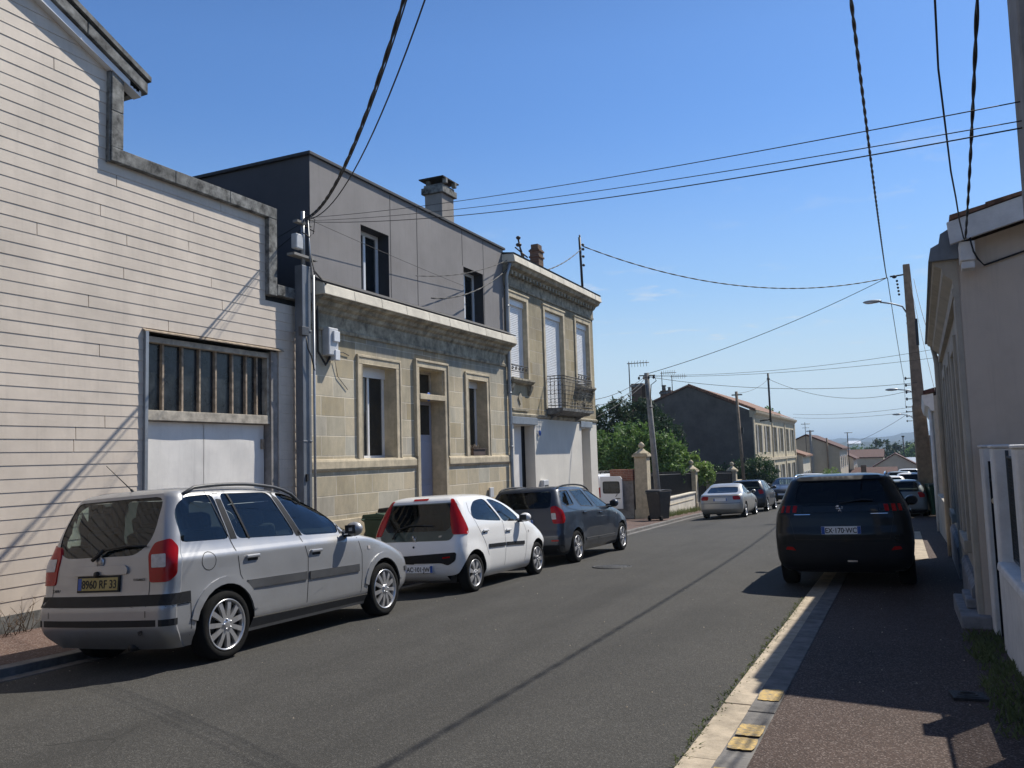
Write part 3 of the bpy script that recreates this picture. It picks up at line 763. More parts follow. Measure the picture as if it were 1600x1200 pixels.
mb = MB(); mb.lathe([(.0001,0),(.016,0),(.014,-.01)], (0, c.hit(0,.71,-90)[0].y-.006, .71), 'y', 12); mb.build('lock', M['ink'], c.root)
p0 = c.hit(-.38,.83,-90,.03)[0]; p1 = c.hit(-.30,.96,-90,.04)[0]; p2 = c.hit(.30,1.0,-90,.02)[0]
mb = MB(); mb.tube([p0, p1, c.hit(-.1,1.02,-90,.03)[0], p2], .014, 6, r1=.007); mb.build('rear_wiper', M['ink'], c.root)
for pts in ([(1.13,1.42),(1.47,.99),(1.50,.6),(1.45,.30)], [(2.26,.98),(2.36,.75),(2.30,.5),(2.24,.30)], [(.55,1.38),(.50,1.2),(.62,.95),(.80,.70),(.90,.5)]):
    c.line('door_gap', pts, .007, M['ink'], 0, both=True)
c.patch('window_pillar', [(1.13,1.365),(1.19,1.365),(1.49,.99),(1.45,1.0)], M['white'], 0, .003, both=True)
c.line('rub_strip', [(.90,.645),(1.47,.63)], .055, M['blackplastic'], 0, .012, True, .02); c.line('rub_strip', [(1.52,.63),(2.22,.60)], .055, M['blackplastic'], 0, .012, True, .02)
c.handle([(.82,.88),(1.62,.84)], M['white']); c.mirror(2.10, 1.02, .80, M['white'], (.20,.15,.15))
c.line('side_repeater', [(2.42,.78),(2.46,.78)], .03, M['clearlamp'], 0, .006, True, .01)
mb = MB(); mb.box(-.6,.6,.2,2.9,.17,.30); mb.build('underbody', M['ink'], c.root)
# ---- dark estate
lx = -6.72
lpose = ((lx, 14.82, zr(15.9)-.045+.029*1.1), (-.029, -.045, 0))
lk = [(.20,.18,4.32,.76),(.28,.06,4.40,.82),(.40,.0,4.47,.85),(.55,.0,4.49,.862),(.68,.03,4.46,.866),(.80,.05,4.30,.866),(.92,.07,3.95,.858),
      (1.0,.08,3.58,.846),(1.06,.09,3.34,.825),(1.15,.12,3.10,.785),(1.28,.20,2.78,.735),(1.38,.27,2.50,.695),(1.45,.32,2.25,.660),(1.49,.38,2.05,.60),(1.515,.55,1.9,.47),(1.525,.9,1.6,.25)]
lw1 = [(.36,1.17),(.36,1.34),(.44,1.415),(.84,1.43),(.90,1.14),(.50,1.12)]
lw2 = [(.98,1.425),(1.62,1.43),(1.98,1.06),(1.25,1.10)]
lw3 = [(1.78,1.43),(2.18,1.38),(2.62,1.22),(2.95,1.07),(2.94,1.03),(2.16,1.04)]
rwl = [(-.60,1.10),(.60,1.10),(.56,1.42),(-.56,1.42)]
c = Car('dark_estate_car', 'dark blue-grey estate car with roof rails, between the white hatchback and the driveway', 'car', lk, M['slate'], lpose, (.80, 3.70), .315,
        windows=(lw1, lw2, lw3), rwin=rwl, fwin=[(-.62,1.06),(.62,1.06),(.54,1.42),(-.54,1.42)], cabz=.70, flr=.03, bowr=.05, bowf=.28, cr=.16, rglass='glass_tint')
c.wheels(.872, .195, 'fork', 6, M['hubcap']); c.seats((2.2, 1.35), .48)
c.patch('tail_lamp', [(.52,.80),(.51,1.02),(.52,1.12),(.60,1.14),(.72,1.04),(.76,.90),(.72,.80)], M['redlamp'], -45, .010, .04, .03, True, step=.04)
c.patch('reversing_lamp', [(.51,.88),(.51,1.0),(.58,1.0),(.58,.88)], M['clearlamp'], -45, .016, .015, 0, True, step=.04)
c.patch('bumper_reflector', [(.62,.47),(.76,.47),(.76,.50),(.62,.50)], M['redlamp'], -90, .010)
c.patch('rear_bumper', [(-.80,.24),(.80,.24),(.84,.40),(-.84,.40)], M['blackplastic'], -90, .006, .03)
c.plate(0, .84, .50, .105, '', M['plate_w'], right_band=True)
for pts in ([(.92,1.47),(1.20,1.10),(1.26,.85),(1.22,.6)], [(1.70,1.47),(2.06,1.05),(2.10,.70),(2.06,.3)], [(3.06,1.03),(3.22,.8),(3.16,.34)]):
    c.line('door_gap', pts, .008, M['ink'], 0, both=True)
for w in (lw1, lw2, lw3): c.line('window_seal', w+[w[0]], .016, M['ink'], 0, .002, True)
c.line('sill_moulding', [(1.30,.42),(2.02,.41)], .05, M['greyplastic'], 0, .014, True, .02); c.line('sill_moulding', [(2.08,.41),(3.15,.40)], .05, M['greyplastic'], 0, .014, True, .02)
c.line('sill_strip', [(1.30,.45),(3.15,.43)], .012, M['chrome'], 0, .018, True)
c.handle([(1.32,.96),(2.26,.92)], M['slate']); c.mirror(2.98, 1.09, .84, M['slate'], (.20,.14,.17))
c.rails(.62, .42, 2.3, 1.47, .07, M['ink'])
c.line('side_repeater', [(3.36,.86),(3.40,.86)], .04, M['clearlamp'], 0, .006, True, .01)
mb = MB(); mb.box(-.6,.6,.3,3.4,.19,.32); mb.build('underbody', M['ink'], c.root)
# ---- dark SUV on the right, half on the pavement
sx_ = -.80
spose = ((sx_, 12.62, zr(13.4)+.03+.029*.8), (-.029, -.022, 0))
sk = [(.24,.16,4.34,.80),(.32,.06,4.42,.87),(.42,.01,4.46,.905),(.58,.0,4.47,.918),(.75,.0,4.45,.922),(.88,.03,4.35,.918),(1.0,.05,4.0,.905),
      (1.08,.07,3.60,.885),(1.15,.10,3.28,.86),(1.25,.15,3.05,.82),(1.38,.24,2.78,.765),(1.48,.30,2.50,.72),(1.545,.34,2.25,.68),(1.58,.40,2.05,.62),(1.605,.60,1.9,.50),(1.62,1.0,1.6,.28)]
s1 = [(.50,1.24),(.62,1.45),(.80,1.48),(1.02,1.48),(1.02,1.20)]; s2 = [(1.08,1.48),(1.75,1.50),(1.95,1.15),(1.08,1.18)]; s3 = [(1.85,1.50),(2.25,1.44),(2.80,1.22),(2.82,1.13),(2.05,1.15)]
c = Car('dark_suv', 'blue-black SUV seen from behind, parked half on the right hand pavement', 'car', sk, M['navy'], spose, (.80, 3.48), .345,
        windows=(s1, s2, s3), rwin=[(-.62,1.20),(.62,1.20),(.56,1.50),(-.56,1.50)], fwin=[(-.66,1.15),(.66,1.15),(.58,1.52),(-.58,1.52)], cabz=.8, flr=.02, bowr=.09, bowf=.28, cr=.24, glassm='glass_tint', rglass='glass_black')
c.wheels(.905, .22, 'alloy', 5, M['greyplastic']); c.seats((2.25, 1.35), .62)
c.patch('gloss_panel', [(-.50,1.075),(.50,1.075),(.50,1.16),(-.50,1.16)], M['darkglass'], -90, .006, .02)
for dx in (0, .075, .15):
    c.patch('tail_lamp', [(.495+dx,1.075),(.515+dx,1.17),(.555+dx,1.17),(.535+dx,1.075)], M['redlamp'], -45, .010, .008, .02, True, step=.04)
c.patch('lamp_housing', [(.44,1.06),(.45,1.18),(.74,1.19),(.735,1.07)], M['darkglass'], -45, .004, .02, 0, True, step=.05)
c.line('chrome_strip', [(.40,1.045),(.62,1.045)], .009, M['chrome'], -90, .010, True)
c.line('rear_wiper_arm', [(0,1.19),(.30,1.235),(.44,1.225)], .018, M['ink'], -90, .02, th=.01)
c.line('tailgate_gap', [(-.66,1.17),(-.69,1.0),(-.62,.70)], .007, M['ink'], -90); c.line('tailgate_gap', [(.66,1.17),(.69,1.0),(.62,.70)], .007, M['ink'], -90)
c.line('tailgate_gap', [(-.62,.70),(.62,.70)], .007, M['ink'], -90)
c.patch('spoiler', [(-.58,1.515),(.58,1.515),(.54,1.565),(-.54,1.565)], M['ink'], -90, .02, .02, .03)
c.patch('lower_bumper', [(-.85,.27),(.85,.27),(.88,.60),(.6,.66),(-.6,.66),(-.88,.60)], M['blackplastic'], -90, .008, .05)
c.patch('fog_lamp', [(.62,.545),(.76,.56),(.74,.60),(.66,.595)], M['redlamp'], -90, .016, .012, .01, True)
c.plate(0, .825, .52, .11, 'EX·170·WC', M['plate_w'], right_band=True)
lion(c, 0, 1.12, .115, M['chrome'])
mb = MB(); h = c.hit(.12, .40, -90, .01)[0]; mb.obox((.12, h.y, .40), .13, .02, .025); mb.build('exhaust_trim', M['chrome'], c.root)
c.handle([(1.25,1.02),(2.12,1.0)], M['navy']); c.mirror(2.75, 1.14, .84, M['navy'], (.20,.16,.17))
c.line('roof_rail', [(.62,.0),(.62,.01)], .01, M['chrome'], 0)
c.rails(.62, .55, 2.2, 1.56, .045, M['chrome'])
for pts in ([(1.02,1.52),(1.05,1.1),(1.02,.7)], [(1.80,1.52),(2.0,1.1),(2.0,.35)], [(2.95,1.1),(3.05,.5)]): c.line('door_gap', pts, .008, M['ink'], 0, both=True)
mb = MB(); mb.box(-.65,.65,.25,3.6,.22,.40); mb.build('underbody', M['ink'], c.root)
# ---- silver coupe
ck = [(.18,.22,4.05,.72),(.26,.08,4.12,.79),(.40,.0,4.17,.835),(.55,.0,4.18,.848),(.68,.03,4.05,.850),(.78,.06,3.85,.842),(.86,.09,3.45,.83),
      (.93,.15,3.05,.81),(.98,.40,2.85,.79),(1.05,.62,2.68,.755),(1.15,.88,2.42,.70),(1.25,1.12,2.15,.64),(1.31,1.30,1.95,.58),(1.345,1.45,1.85,.48),(1.36,1.6,1.75,.25)]
c = Car('silver_coupe', 'pale silver coupe with round-cornered red lamps, parked by the garden wall', 'car', ck, M['palesilver'], car_pose(-6.42, 32.9, -.03, zr(34)-.03+.029*1.1), (.85, 3.32), .30,
        windows=([(.95,1.0),(1.2,1.2),(1.55,1.27),(2.0,1.22),(2.5,1.0),(2.4,.93),(1.2,.95)],), rwin=[(-.62,.99),(.62,.99),(.50,1.28),(-.50,1.28)], fwin=[(-.6,1.0),(.6,1.0),(.48,1.28),(-.48,1.28)], cabz=.6, bowr=.10, bowf=.3)
c.wheels(.83, .19, 'alloy', 5, M['alloy'])
c.patch('tail_lamp', [(.40,.72),(.41,.86),(.60,.88),(.66,.80),(.62,.72)], M['redlamp'], -45, .008, .04, .02, True)
c.plate(0, .74, .52, .11, '', M['plate_w'], right_band=True)
c.line('bumper_seam', [(-.75,.60),(.75,.60)], .02, M['greyplastic'], -90, .002); c.mirror(2.45, 1.0, .80, M['palesilver'], (.18,.12,.13))
# ---- hatchback prototype for the smaller cars further down
hk = [(.20,.18,3.80,.76),(.30,.05,3.90,.82),(.45,.0,3.96,.845),(.60,.0,3.97,.85),(.75,.03,3.85,.85),(.88,.07,3.50,.84),(.98,.10,3.10,.825),
      (1.08,.15,2.85,.78),(1.2,.24,2.58,.73),(1.32,.34,2.28,.67),(1.40,.42,2.0,.60),(1.435,.60,1.8,.46),(1.45,.9,1.5,.25)]
def hatch(name, label, paintm, pose, scale=1, group='cars parked along the street', plate=None):
    c = Car(name, label, 'car', hk, paintm, pose, (.68, 3.22), .30, windows=([(.48,1.08),(.65,1.32),(1.2,1.36),(1.55,1.36),(1.60,1.02),(.55,1.04)], [(1.66,1.36),(1.95,1.32),(2.6,1.06),(2.6,1.01),(1.70,1.01)]),
            rwin=[(-.60,1.02),(.60,1.02),(.54,1.36),(-.54,1.36)], fwin=[(-.62,1.05),(.62,1.05),(.53,1.37),(-.53,1.37)], cabz=.62, bowr=.09, bowf=.26, cr=.22, group=group)
    c.wheels(.84, .185, 'alloy', 7, M['alloy'])
    c.patch('tail_lamp', [(.49,.80),(.48,.98),(.58,1.0),(.66,.92),(.64,.82)], M['redlamp'], -45, .008, .03, .02, True)
    c.patch('headlamp', [(.52,.60),(.78,.62),(.80,.74),(.55,.70)], M['clearlamp'], 90, .008, .03, .02, True)
    c.patch('front_grille', [(-.42,.36),(.42,.36),(.46,.52),(-.46,.52)], M['blackplastic'], 90, .006, .03)
    c.patch('bumper_trim', [(-.78,.26),(.78,.26),(.80,.38),(-.80,.38)], M['blackplastic'], -90, .006, .03)
    for pts in ([(1.62,1.38),(1.66,1.0),(1.66,.32)], [(2.72,1.0),(2.78,.6),(2.74,.32)]): c.line('door_gap', pts, .008, M['ink'], 0, both=True)
    c.mirror(2.55, 1.06, .82, paintm, (.19,.13,.14))
    mb = MB(); mb.box(-.6,.6,.3,3.4,.18,.32); mb.build('underbody', M['ink'], c.root)
    return c
c = hatch('dark_blue_hatchback', 'dark blue hatchback in front of the pale silver coupe', M['darkblue'], car_pose(-6.35, 38.4, -.03, zr(39.5)-.02+.03))
c.plate(0, .80, .50, .105, '', M['plate_w'], right_band=True)
c = hatch('bluish_silver_hatchback', 'pale blue-silver hatchback beyond the dark SUV, beside the brown concrete pole', M['bluesilver'], car_pose(-.04, 33.2, -.01, zr(34.5)-.06+.03))
c = hatch('black_hatchback', 'black hatchback facing up the street behind the dark blue one', M['black'], ((-6.2, 53.5, zr(52)-.02), (.029, 0, R(180))))
c.plate(0, .50, .50, .105, '', M['plate_w'], phi=90, right_band=True)
def copycar(src, label, m, loc, rot):
    r = copy_tree(src.root); r.location = loc; r.rotation_euler = rot; r['label'] = label; r.name = 'parked_hatchback'
    for ch in r.children:
        if ch.name.startswith('body'):
            ch.data = ch.data.copy(); ch.data.materials[0] = m
    return r
base = c
copycar(base, 'white car whose roof shows above the blue-silver hatchback', M['white'], (-.55, 41.5, zr(43)+.10), (-.03, 0, 0))
copycar(base, 'white car with dark windows, third beyond the dark SUV', M['white'], (.45, 47.5, zr(49)+.22), (-.03, 0, 0))
copycar(base, 'grey car furthest but one on the right hand side', M['bluesilver'], (-.1, 56, zr(57)+.35), (-.045, 0, 0))
copycar(base, 'white car furthest away beside the pole', M['white'], (.5, 66, zr(67)+.75), (-.05, 0, 0))
copycar(base, 'small pale car far down the left side near the red roofs', M['white'], (-2.6, 86, zr(87)+.0), (-.05, 0, 0))
# ---- vans
def van(name, label, pose, rack=False, group='vans parked along the street'):
    vk = [(.22,.10,4.05,.78),(.35,.02,4.12,.86),(.5,.0,4.15,.90),(.8,.0,4.12,.905),(.95,.0,3.80,.905),(1.08,.01,3.35,.90),(1.2,.02,3.15,.885),(1.45,.05,2.85,.85),(1.65,.09,2.55,.82),(1.75,.13,2.35,.79),(1.80,.22,2.2,.70),(1.825,.5,2.0,.4)]
    c = Car(name, label, 'van', vk, M['white'], pose, (.75, 3.40), .31, windows=([(2.0,1.55),(2.45,1.52),(2.85,1.2),(2.85,1.12),(2.0,1.12)],), rwin=[(-.68,1.15),(.68,1.15),(.64,1.55),(-.64,1.55)],
            fwin=[(-.68,1.15),(.68,1.15),(.62,1.62),(-.62,1.62)], cabz=.6, bowr=.03, cr=.12, group=group, rglass='glass_tint')
    c.wheels(.88, .19, 'cap', 6, M['hubcap'])
    c.patch('tail_lamp', [(.60,.85),(.60,1.25),(.66,1.28),(.69,1.2),(.69,.85)], M['redlamp'], -45, .008, .02, .02, True)
    c.mirror(2.75, 1.2, .9, M['white'], (.2,.14,.2))
    if rack:
        mb = MB()
        for x in (-.6, .6): mb.tube([(x,.3,1.88),(x,2.2,1.88)], .025, 6)
        for y in (.35,.9,1.5,2.1): mb.tube([(-.7,y,1.90),(.7,y,1.90)], .022, 6); mb.box(-.62,-.58,y-.02,y+.02,1.76,1.88); mb.box(.58,.62,y-.02,y+.02,1.76,1.88)
        mb.build('roof_rack', M['ink'], c.root)
    return c
c = van('white_van', 'white van in the driveway with a roof rack and its right rear door swung open', ((-12.25, 33.1, zr(34)+.0), (0, 0, 0)), True, None)
# the open door
q = MB(); dw, dz0, dz1 = 1.0, .40, 1.72
q.prism_y([(0,dz0),(dw,dz0),(dw,dz1-.1),(dw-.08,dz1),(0,dz1)], -.03, .03)
d = q.build('rear_door', M['white'], c.root, bevel=.02); d.location = (.93, -.12, 0); d.rotation_euler = (0, 0, R(-8))
q = MB(); q.prism_y(smoothpoly([(.12,1.02),(.90,1.02),(.88,1.52),(.12,1.52)], .08), -.036, -.031); q.build('window_rim', M['ink'], d)
q = MB(); q.prism_y(smoothpoly([(.16,1.06),(.86,1.06),(.84,1.48),(.16,1.48)], .07), -.040, -.037); q.build('window_pane', M['dustyglass'], d)
q = MB(); q.obox((.80,-.045,.82), .20, .03, .03); q.build('door_handle', M['ink'], d)
q = MB(); q.tube([(.70,-.045,.9),(.78,-.05,1.0)], .012, 6); q.build('wiper', M['ink'], d)
q = MB(); q.obox((.52,-.037,.55), .50, .012, .11); pl = q.build('number_plate', M['plate_w'], d); 
c = van('white_van', 'white van far down on the left, its roof showing behind the dark SUV', ((-5.6, 60.5, zr(61)+.0), (-.05, 0, 0)))
# ------------------------------------------------------------------ ground, road, pavements
def strip(name, ys, xfun, zfun, m, kind='structure', nx=2):
    """ribbon between xfun(y)[0] and [1]"""
    mb = MB(); vs = []; fs = []
    for y in ys:
        a, b = xfun(y)
        for i in range(nx+1):
            x = a+(b-a)*i/nx; vs.append((x, y, zfun(x, y)))
    for k in range(len(ys)-1):
        for i in range(nx):
            a = k*(nx+1)+i; fs.append((a, a+1, a+nx+2, a+nx+1))
    mb.add(vs, fs, 0, False); o = mb.build(name, m); o['kind'] = kind; return o
yy = [-12 + i*.5 for i in range(0, 140)] + [58+i*4 for i in range(0, 60)]
yfar = yy + [300, 350]
strip('road', yfar, lambda y: (xk(y)-.02, -1.2), zroad, M['asphalt'], nx=14)
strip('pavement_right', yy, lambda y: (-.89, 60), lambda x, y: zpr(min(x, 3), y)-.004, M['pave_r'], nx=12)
def dr(y): return -1.2 + (.0 if y < 11 else 0)
# left pavement slab and kerb
strip('pavement_left', yy, lambda y: (-9.25 if y < 26.5 else -40, xk(y)-.16), lambda x, y: zpl(max(x, -10), y), M['pave'], nx=6)
def kerb(name, y0, y1, x0f, x1f, zt, zb, m, step=1.0, gap=.007, label=None):
    mb = MB(); y = y0
    while y < y1:
        e = min(y1, y+step)-gap; a0, a1, b0, b1 = x0f(y), x1f(y), x0f(e), x1f(e); j = random.uniform(-.003, .003)
        vs = [(a0,y,zb(a0,y)),(a1,y,zb(a1,y)),(b1,e,zb(b1,e)),(b0,e,zb(b0,e)),(a0,y,zt(a0,y)+j),(a1,y,zt(a1,y)+j),(b1,e,zt(b1,e)+j),(b0,e,zt(b0,e)+j)]
        mb.add(vs, [(0,3,2,1),(4,5,6,7),(0,1,5,4),(1,2,6,5),(2,3,7,6),(3,0,4,7)]); y += step
    o = mb.build(name, m, bevel=.006); o['kind'] = 'structure'; return o
kerb('kerb_left', -10, 150, lambda y: xk(y)-.17, xk, lambda x, y: zpl(xk(y), y)+.004, lambda x, y: zroad(xk(y), y)-.2, M['kerbgrey'])
kerb('gutter_left', -10, 150, lambda y: xk(y)+.002, lambda y: xk(y)+.16, lambda x, y: zroad(xk(y), y)+.016, lambda x, y: zroad(xk(y), y)-.2, M['kerbgrey'], 1.0)
kerb('gutter_right', -10, 12.6, lambda y: -1.27, lambda y: -1.065, lambda x, y: zr(y)+.018, lambda x, y: zr(y)-.2, M['kerbstone'], 1.25)
kerb('kerb_right', -10, 120, lambda y: -1.06, lambda y: -.88, lambda x, y: zr(y)+.042, lambda x, y: zr(y)-.2, M['kerbgrey'], 1.0)
kerb('gutter_right', 12.6, 120, lambda y: -1.27, lambda y: -1.065, lambda x, y: zr(y)+.018, lambda x, y: zr(y)-.2, M['kerbstone'], 1.25)
mb = MB()
for ya, yb in ((4.55,4.78),(5.12,5.36),(5.40,5.66),(6.28,6.62),(3.7,3.95)):
    q = []
    for i in range(24):
        t = i/24*2*math.pi; ca, sa = math.cos(t), math.sin(t); k_ = 1/max(abs(ca), abs(sa))**.75
        q.append((-.965+.082*ca*k_*random.uniform(.95,1.0), (ya+yb)/2+(yb-ya)/2*sa*k_*random.uniform(.93,1.04)))
    q = [(min(-.885, max(-1.05, x)), y) for x, y in q]
    mb.add([(x, y, zr(y)+.0475+.004) for x, y in q], [tuple(range(24))])
o = mb.build('yellow_kerb_marking', M['yellow']); o['kind'] = 'structure'
mb = MB(); mb.add([(.0,16.9,zpr(.1,16.9)+.004),(.36,17.2,zpr(.3,17.2)+.004),(.36,25,zpr(.3,25)+.004),(.0,25,zpr(.1,25)+.004)], [(0,1,2,3)])
o = mb.build('concrete_crossing', M['kerbstone']); o['kind'] = 'structure'
# ground sheet under everything, falling away to the plain and out to the horizon
gx = [-7000,-3500,-1800,-900,-400,-200,-100,-60,-40,-25,-12,-6,0,6,20,40,60,100,200,400,900,1800,3500,7000]
gy = [-300,-100,-50,-20,-12]+[i*4 for i in range(-2, 60)]+[250,300,400,550,700,1000,1500,2200,3200,4500,7000]
vs = [(x, y, (zr(y) if y > -12 else zr(-12))-.30-(0 if abs(x) < 60 else 0)) for y in gy for x in gx]
n = len(gx); fs = [(k*n+i, k*n+i+1, (k+1)*n+i+1, (k+1)*n+i) for k in range(len(gy)-1) for i in range(n-1)]
mb = MB(); mb.add(vs, fs); o = mb.build('ground', M['earth']); o['kind'] = 'structure'
# manhole, valve lid
def lid(name, label, x, y, z, r, cat):
    mb = MB(); mb.lathe([(.0001,.010),(r*.86,.010),(r*.88,.004),(r*.91,.004),(r*.93,.014),(r,.012),(r,-.04)], (0,0,0), 'z', 36)
    for i in range(-4, 5):
        w = math.sqrt(max(0, .75-(i/5)**2))*r; mb.box(i*r/5-.008, i*r/5+.008, -w, w, .010, .016)
    o = mb.build(name, M['ironlid']); o.location = (x, y, z); o.rotation_euler = (-.029, 0, .3); return tag(o, label, cat)
lid('manhole_cover', 'round cast iron manhole cover in the road beside the dark estate car', -4.9, 14.75, zroad(-4.9, 14.75)+.0, .36, 'manhole cover')
mb = MB(); mb.box(-.11,.11,-.11,.11,-.03,.008); mb.box(-.085,.085,-.085,.085,.008,.012); mb.lathe([(.05,.012),(.05,.017),(.065,.017),(.065,.012)], (0,0,0), 'z', 20)
o = mb.build('water_valve_cover', M['ironlid']); o.location = (.33, 6.85, zpr(.33, 6.85)+.002); o.rotation_euler = (-.029,0,.1); tag(o, 'small square iron cover with a raised ring in the right hand pavement', 'utility cover')
# ------------------------------------------------------------------ facade helper (walls facing +X unless sgn=-1)
def facade(mb, X, y0, y1, z0, z1, holes, depth, mi=0, mr=None, sgn=1, back=None):
    """wall sheet in the plane x=X with rectangular holes (ya,yb,za,zb) and reveals going in by depth"""
    mr = mi if mr is None else mr
    ys = sorted({y0, y1} | {h[0] for h in holes} | {h[1] for h in holes}); zs = sorted({z0, z1} | {h[2] for h in holes} | {h[3] for h in holes})
    def face(a, b, c, d, m):
        vs = [a, b, c, d]; mb.add(vs if sgn > 0 else vs[::-1], [(0,1,2,3)], m)
    for i in range(len(ys)-1):
        for k in range(len(zs)-1):
            ym, zm = (ys[i]+ys[i+1])/2, (zs[k]+zs[k+1])/2
            if any(h[0] < ym < h[1] and h[2] < zm < h[3] for h in holes): continue
            face((X,ys[i],zs[k]),(X,ys[i+1],zs[k]),(X,ys[i+1],zs[k+1]),(X,ys[i],zs[k+1]), mi)
    for h in holes:
        d = h[4] if len(h) > 4 else depth; B = X-sgn*d; a, b, c, e = h[:4]
        face((B,a,c),(X,a,c),(X,a,e),(B,a,e), mr); face((X,b,c),(B,b,c),(B,b,e),(X,b,e), mr)
        face((B,a,c),(B,b,c),(X,b,c),(X,a,c), mr); face((X,a,e),(X,b,e),(B,b,e),(B,a,e), mr)
def window(parent, X, y0, y1, z0, z1, m=None, bars=(.5,), hbars=(), fw=.06, g=None, sgn=1, open_left=0):
    """frame with its pane, set with its outer face at x=X"""
    mb = MB(); t = .05; A, B = (X-t, X) if sgn > 0 else (X, X+t)
    mb.box(A,B,y0,y0+fw,z0,z1); mb.box(A,B,y1-fw,y1,z0,z1); mb.box(A,B,y0+fw,y1-fw,z1-fw,z1); mb.box(A,B,y0+fw,y1-fw,z0,z0+fw)
    for b in bars: c = y0+(y1-y0)*b; mb.box(A,B,c-fw*.45,c+fw*.45,z0+fw,z1-fw)
    for b in hbars: c = z0+(z1-z0)*b; mb.box(A+.005,B-.005,y0+fw,y1-fw,c-fw*.3,c+fw*.3)
    f = mb.build('window_frame', m or M['pvc'], parent, bevel=.005)
    q = MB(); P = X-sgn*t*.6; vs = [(P,y0,z0),(P,y1,z0),(P,y1,z1),(P,y0,z1)]; q.add(vs if sgn > 0 else vs[::-1], [(0,1,2,3)]); q.build('pane', g or M['darkglass'], f)
    return f
XF = -9.2
# ------------------------------------------------------------------ boarded warehouse
W = thing('boarded_warehouse', 'tall warehouse clad in cream painted horizontal boards, with a stepped gable', 'warehouse', (0,0,0))
mb = MB()
prof = [(-6,-1.0),(11.55,-1.0),(11.55,4.42),(10.66,4.42),(10.66,5.70),(7.60,5.70),(7.60,6.98),(4.4,8.45),(-6,3.6)]
mb.prism_x([(y, z) for y, z in prof], XF-9, XF-.40)
mb.prism_x([(-6,-1),(8.06,-1),(8.06,3.50),(10.8,3.50),(10.8,-1),(11.55,-1),(11.55,4.42),(10.66,4.42),(10.66,5.70),(7.60,5.70),(7.60,6.98),(4.4,8.45),(-6,3.6)], XF-.40, XF-.05); mb.build('core_wall', M['darkgap'], W, recalc=True)
# boards: each a slightly tilted lapped plank, real joints
pitch = .1525; mb = MB(); z = .045; garage = (8.10, 10.78, -1, 3.50); row = 0
def ytop(z):   # right and left ends of the boards at height z
    if z < 4.36: return -6, 11.50
    if z < 5.66: return -6, 10.46
    return -6+0, 7.45
joints = {8.07: 0}
rnd = random.Random(3)
while z < 8.4:
    l, r = ytop(z+.08)
    if z > 6.9: r = 7.45-(z+.07-6.98)/.46
    segs = [(l, r)]
    if z+.1 < garage[3]: segs = [(l, garage[0]), (garage[1], r)]
    for a, b in segs:
        cuts = [a]; p = a + rnd.uniform(.4, 3.5)
        while p < b-.5:
            cuts.append(p); p += 5.2 + rnd.uniform(0, 2.4)
        cuts.append(b)
        for i in range(len(cuts)-1):
            c0, c1 = cuts[i]+(.004 if i else 0), cuts[i+1]-(.006 if i < len(cuts)-2 else 0)
            j = rnd.uniform(-.0008, .0008); x0 = XF-.05
            zb, zt = z+.0015+rnd.uniform(-.0008,.0008), z+pitch
            mb.add([(x0,c0,zb),(x0,c1,zb),(x0,c1,zt),(x0,c0,zt),(XF+.0065+j,c0,zb),(XF+.0065+j,c1,zb),(XF+.0+j,c1,zt),(XF+.0+j,c0,zt)],
                   [(0,1,2,3),(4,7,6,5)[::-1],(0,4,5,1),(3,2,6,7),(1,5,6,2),(0,3,7,4)])
    z += pitch; row += 1
mb.build('board_cladding', M['siding'], W, recalc=True)
# coping pieces
mb = MB()
def cop(y0, y1, z0, z1):
    k = max(1, round((y1-y0)/.95))
    for i in range(k): mb.box(XF-.35, XF+.09, y0+(y1-y0)*i/k+.003, y0+(y1-y0)*(i+1)/k-.003, z0, z1)
mb.box(XF-.05,XF+.07,7.43,7.45,5.66,6.9); cop(7.45,10.66,5.68,5.87)
for a, b in ((5.87,6.36),(6.365,7.10)): mb.box(XF-.35,XF+.085,7.45,7.64,a,b)
mb.box(XF-.35,XF+.085,10.46,10.66,4.40,5.68); cop(10.66,11.56,4.42,4.60)
mb.build('fibre_cement_coping', M['fibro'], W, bevel=.012)
mb = MB()
for i in range(4):
    ya, yb = 7.98-i*.95, 7.98-(i+1)*.95+.01
    za, zb = 6.86+i*.95*.46, 6.86+(i+1)*.95*.46
    mb.prism_x([(yb,zb-.10),(ya,za-.10),(ya,za+.06),(yb,zb+.06)], XF-.9, XF+.14)
mb.build('verge_board', M['fibro'], W, bevel=.01, recalc=True)
mb = MB(); mb.prism_x([(4.0,8.57),(7.9,6.78),(7.9,6.70),(4.0,8.40)], XF-.05, XF+.10); mb.build('barge_board', M['pvc'], W, recalc=True)
mb = MB(); mb.prism_x([(4.3,8.75),(8.02,7.02),(8.02,6.95),(4.3,8.68)], XF-9, XF+.16); mb.build('roof', M['fibro'], W, recalc=True)
for k in range(3):
    mb = MB(); mb.box(XF-.9-k*.1,XF+.1,7.72+k*.05,7.77+k*.05,6.80-k*.02,6.88-k*.02); mb.build('roof_batten', M['darkgap'], W)
mb = MB(); mb.box(XF-.03,XF+.012,-6,8.04,-.42,.045); mb.box(XF-.03,XF+.012,10.8,11.5,-.6,.045); mb.build('plinth', M['fibro'], W)
